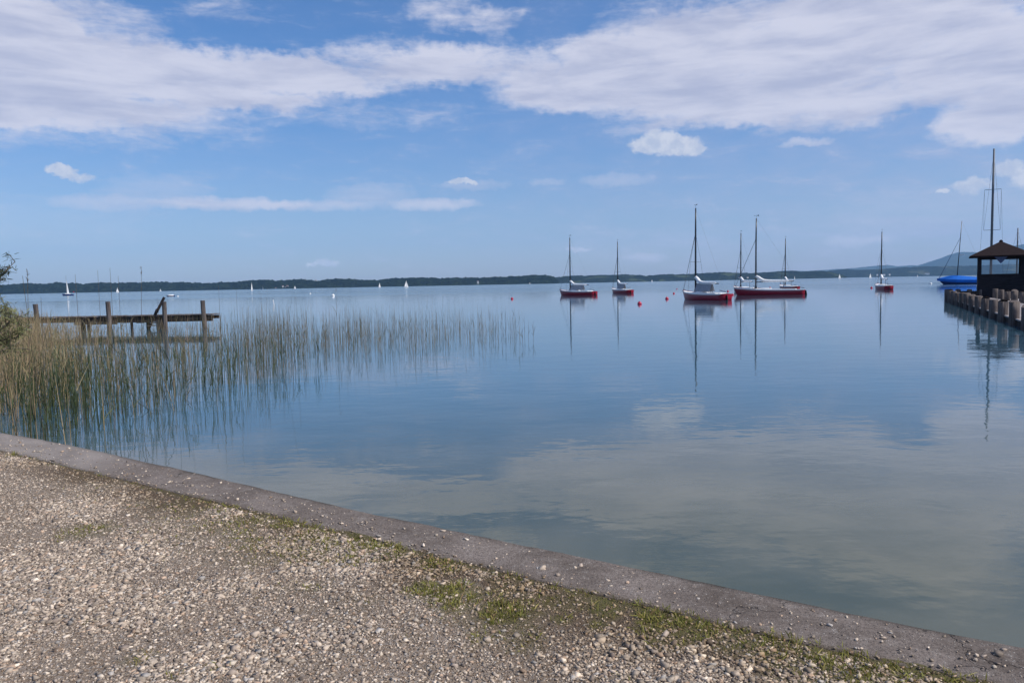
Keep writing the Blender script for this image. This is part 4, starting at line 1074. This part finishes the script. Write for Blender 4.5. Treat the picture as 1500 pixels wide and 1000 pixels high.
# ------------------------------------------------------------------ hills
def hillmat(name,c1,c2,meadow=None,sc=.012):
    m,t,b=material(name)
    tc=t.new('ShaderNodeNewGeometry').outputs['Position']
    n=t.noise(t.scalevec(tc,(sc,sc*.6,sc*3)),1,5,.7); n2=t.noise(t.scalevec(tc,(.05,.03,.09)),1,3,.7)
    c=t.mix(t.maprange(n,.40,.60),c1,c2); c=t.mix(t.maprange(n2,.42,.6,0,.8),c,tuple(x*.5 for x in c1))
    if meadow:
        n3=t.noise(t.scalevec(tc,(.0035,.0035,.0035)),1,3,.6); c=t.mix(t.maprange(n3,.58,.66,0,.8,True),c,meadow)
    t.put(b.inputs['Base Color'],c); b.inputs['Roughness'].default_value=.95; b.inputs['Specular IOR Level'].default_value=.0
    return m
def hills(name,prof,Ys,depth,mat,label,rough=1.0,dx=8,rows=44,taper=(1,1),seed=3):
    xsp=[atY(p[0],hor(p[0]),Ys).x for p in prof]
    zsp=[atY(p[0],p[1],Ys+depth).z for p in prof]
    xsp2=[atY(p[0],p[1],Ys+depth).x for p in prof]
    xr=np.arange(xsp[0],xsp[-1],dx); nx=len(xr)
    zr=np.interp(xr,xsp,zsp); u=(xr-xr[0])/(xr[-1]-xr[0])
    X2=np.interp(xr,xsp,xsp2)
    r=rows; tot=r+14
    V=np.zeros((nx,tot,3))
    bump=grid_noise(nx,tot,2.2,seed)*9+grid_noise(nx,tot,1.01,seed+1)*6
    ridge=grid_noise(nx,tot,14,seed+2)*.5+grid_noise(nx,tot,40,seed+4)*.5
    shore=(grid_noise(nx,1,30,seed+5)[:,0]-.5)*depth*.12
    for j in range(tot):
        f=j/(r-1)
        if f<=1:
            y=Ys+shore*(1-f)+depth*f; x=xr+(X2-xr)*f
            z=zr*(math.sin(f*PI/2)**.9)*(1-.28*ridge[:,j]*(1-f)*np.minimum(1,f*3))
        else:
            y=Ys+depth*f+0*xr; x=X2; z=zr*(1-.8*((f-1)/(tot/(r-1)-1))**1.5)
        z=z+(bump[:,j]-7.5)*rough*(min(1,f*14))*np.clip(zr/25,0.2,1)
        if f<.02: z=z*0-.5
        elif f<.05: z=np.maximum(z,4*rough)
        V[:,j,0]=x; V[:,j,1]=y; V[:,j,2]=z
    if taper[1]<1: V[-12:,:,2]*=np.linspace(1,0,12)[:,None]
    a=(np.arange(nx-1)[:,None]*tot+np.arange(tot-1)[None,:]).ravel()
    T=np.stack([a,a+tot,a+tot+1,a+1],1)
    o=np_mesh(name,V.reshape(-1,3),T,mat); tag(o,kind='structure',label=label)
hA=[(-420,418),(-200,415),(-60,419),(0,418),(25,417),(38,415),(45,415.5),(60,417),(72,415.5),(85,414),(95,416),(108,415),(120,417),(135,415),(150,414.5),(175,415),(200,414.5),(222,413.5),(238,413.5),(252,415),(265,414),(300,415.5),(330,413.5),(345,413.5),(365,411.5),(380,411),(395,410.5),(403,412),(415,411.5),(430,409.5),(445,409.7),(452,411.2),(457,410),(462,412.5),(470,411.5),(480,409.5),(486,410),(492,408.6),(500,409),(510,408.5),(522,410),(540,411),(555,411),(570,409),(590,408),(608,407),(625,407),(645,408),(665,407.5),(690,407),(715,407.3),(740,405.8),(765,404.3),(785,403.6),(800,403.6),(806,404.5),(812,407),(817,411),(820,414.2)]
hB=[(790,412),(812,406.5),(830,404.5),(845,403.8),(858,404),(880,402.8),(895,403),(915,402.0),(935,403),(948,404),(965,402.5),(980,401.5),(1000,401.7),(1020,400.8),(1045,399.2),(1060,398.4),(1075,399.6),(1100,400),(1125,399),(1135,398.2),(1150,397),(1160,396.5),(1172,398),(1190,397.2),(1205,397),(1220,399),(1235,403),(1242,406.4)]
hC=[(1180,402),(1215,396.8),(1232,395.0),(1243,394),(1252,395.5),(1275,395),(1300,393.5),(1315,392),(1335,391.2),(1355,390),(1375,389.8),(1400,389.6),(1430,389),(1460,387.5),(1500,386.5),(1560,384),(1700,380),(1900,386)]
hD=[(1330,393),(1345,389),(1362,383.5),(1380,377.5),(1392,373),(1402,370),(1412,369),(1428,369.6),(1445,369),(1462,366),(1480,361),(1500,357.5),(1530,352),(1580,350),(1650,356),(1750,352),(1900,365)]
hE=[(1120,399),(1150,396.5),(1180,397),(1240,393.3),(1262,391.5),(1285,389),(1300,388.2),(1315,390),(1335,388.5),(1360,390),(1400,392)]
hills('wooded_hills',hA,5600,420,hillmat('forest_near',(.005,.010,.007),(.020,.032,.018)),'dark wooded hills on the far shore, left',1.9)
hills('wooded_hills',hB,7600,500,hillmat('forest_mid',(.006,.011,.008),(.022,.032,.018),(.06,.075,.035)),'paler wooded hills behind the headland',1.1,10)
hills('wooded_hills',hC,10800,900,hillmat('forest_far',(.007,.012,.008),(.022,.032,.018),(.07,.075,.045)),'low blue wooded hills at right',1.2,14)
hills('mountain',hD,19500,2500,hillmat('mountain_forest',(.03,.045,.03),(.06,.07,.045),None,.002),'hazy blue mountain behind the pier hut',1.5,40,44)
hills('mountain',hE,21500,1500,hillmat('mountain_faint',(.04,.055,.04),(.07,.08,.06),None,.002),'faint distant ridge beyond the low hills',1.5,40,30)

def house(name,px,py,Y,w_,l_,h_,rh,lab,grp,rot=0):
    p=atY(px,py,Y); r=empty(name,(p.x,Y,p.z-h_*.5),rot)
    MB().box(-l_/2,l_/2,-w_/2,w_/2,-15,h_).build('wall',MAT['plaster'],r)
    e=.6
    MB().add([(-l_/2-e,-w_/2-e,h_),(l_/2+e,-w_/2-e,h_),(l_/2+e,w_/2+e,h_),(-l_/2-e,w_/2+e,h_),(-l_/2-e,0,h_+rh),(l_/2+e,0,h_+rh)],[(0,1,5,4),(2,3,4,5),(0,4,3),(1,2,5),(0,3,2,1)]).build('roof',MAT['tile'],r)
    wn=MB()
    for k in range(4): wn.box(-l_/2+l_*(k+.5)/4-.6,-l_/2+l_*(k+.5)/4+.6,-w_/2-.05,-w_/2-.01,h_*.45,h_*.45+1.6)
    wn.build('windows',MAT['dark'],r)
    tag(r,lab,'house',grp)
for (px,py,Y,l_,lab) in [(414.5,419.5,5640,13,'white house low on the far wooded slope, left of two others'),(418.5,421,5620,12,'lowest white house on the far wooded slope'),(421,419.2,5650,14,'right hand white house on the far slope below the hilltop church'),
   (404,422.5,5610,10,'small pale house at the far waterline left of the slope houses'),(1358,400.5,10850,60,'long pale building at the far shore left of the blue yacht'),(1295,402,10850,30,'pale far shore house right of the lone sailboat mast'),(1303,401.6,10860,24,'smaller pale far shore house further right of the lone sailboat'),(1285,402,10850,22,'pale far shore house close to the lone sailboat mast'),(1083,407,7650,20,'pale far shore house behind the masts of the long broadside boat'),(1095,406.5,7660,18,'second pale far shore house behind the long broadside boat'),(700,412.5,5640,12,'lone pale house on the wooded hill in mid picture')]:
    house('house',px,py,Y,9,l_,7,4,lab,'houses on the far shore',random.uniform(-.3,.3))
def church():
    p=atY(448.5,411.5,6030); r=empty('church',(p.x,6010,p.z-6),.2); tag(r,'hilltop church with a slim dark topped tower above the far woods','church')
    MB().box(-3,3,-3,3,-12,15).build('tower',MAT['plaster'],r)
    MB().lathe([(3.6,0),(3.9,2.2),(2.6,4.6),(1.0,6.4),(1.3,8),(.2,12)],10,(0,0,15)).build('tower_dome',MAT['dark'],r,True)
    MB().box(3.02,22,-5,5,-12,6).build('nave',MAT['plaster'],r)
    MB().add([(3.1,-5.6,6),(22.6,-5.6,6),(22.6,5.6,6),(3.1,5.6,6),(3.1,0,11),(22.6,0,11)],[(0,1,5,4),(2,3,4,5),(0,4,3),(1,2,5)]).build('nave_roof',MAT['tile'],r)
church()
house('house',462.5,411.6,6030,10,12,9,4,'pale gabled house on the ridge right of the church','houses on the far shore',1.2)

# ------------------------------------------------------------------ view
vs_=scene.view_settings; vs_.view_transform='Standard'; vs_.look='None'; vs_.gamma=1; vs_.exposure=0
scene.render.resolution_x=1024; scene.render.resolution_y=682
if hasattr(scene,'cycles'):
    scene.cycles.volume_bounces=1
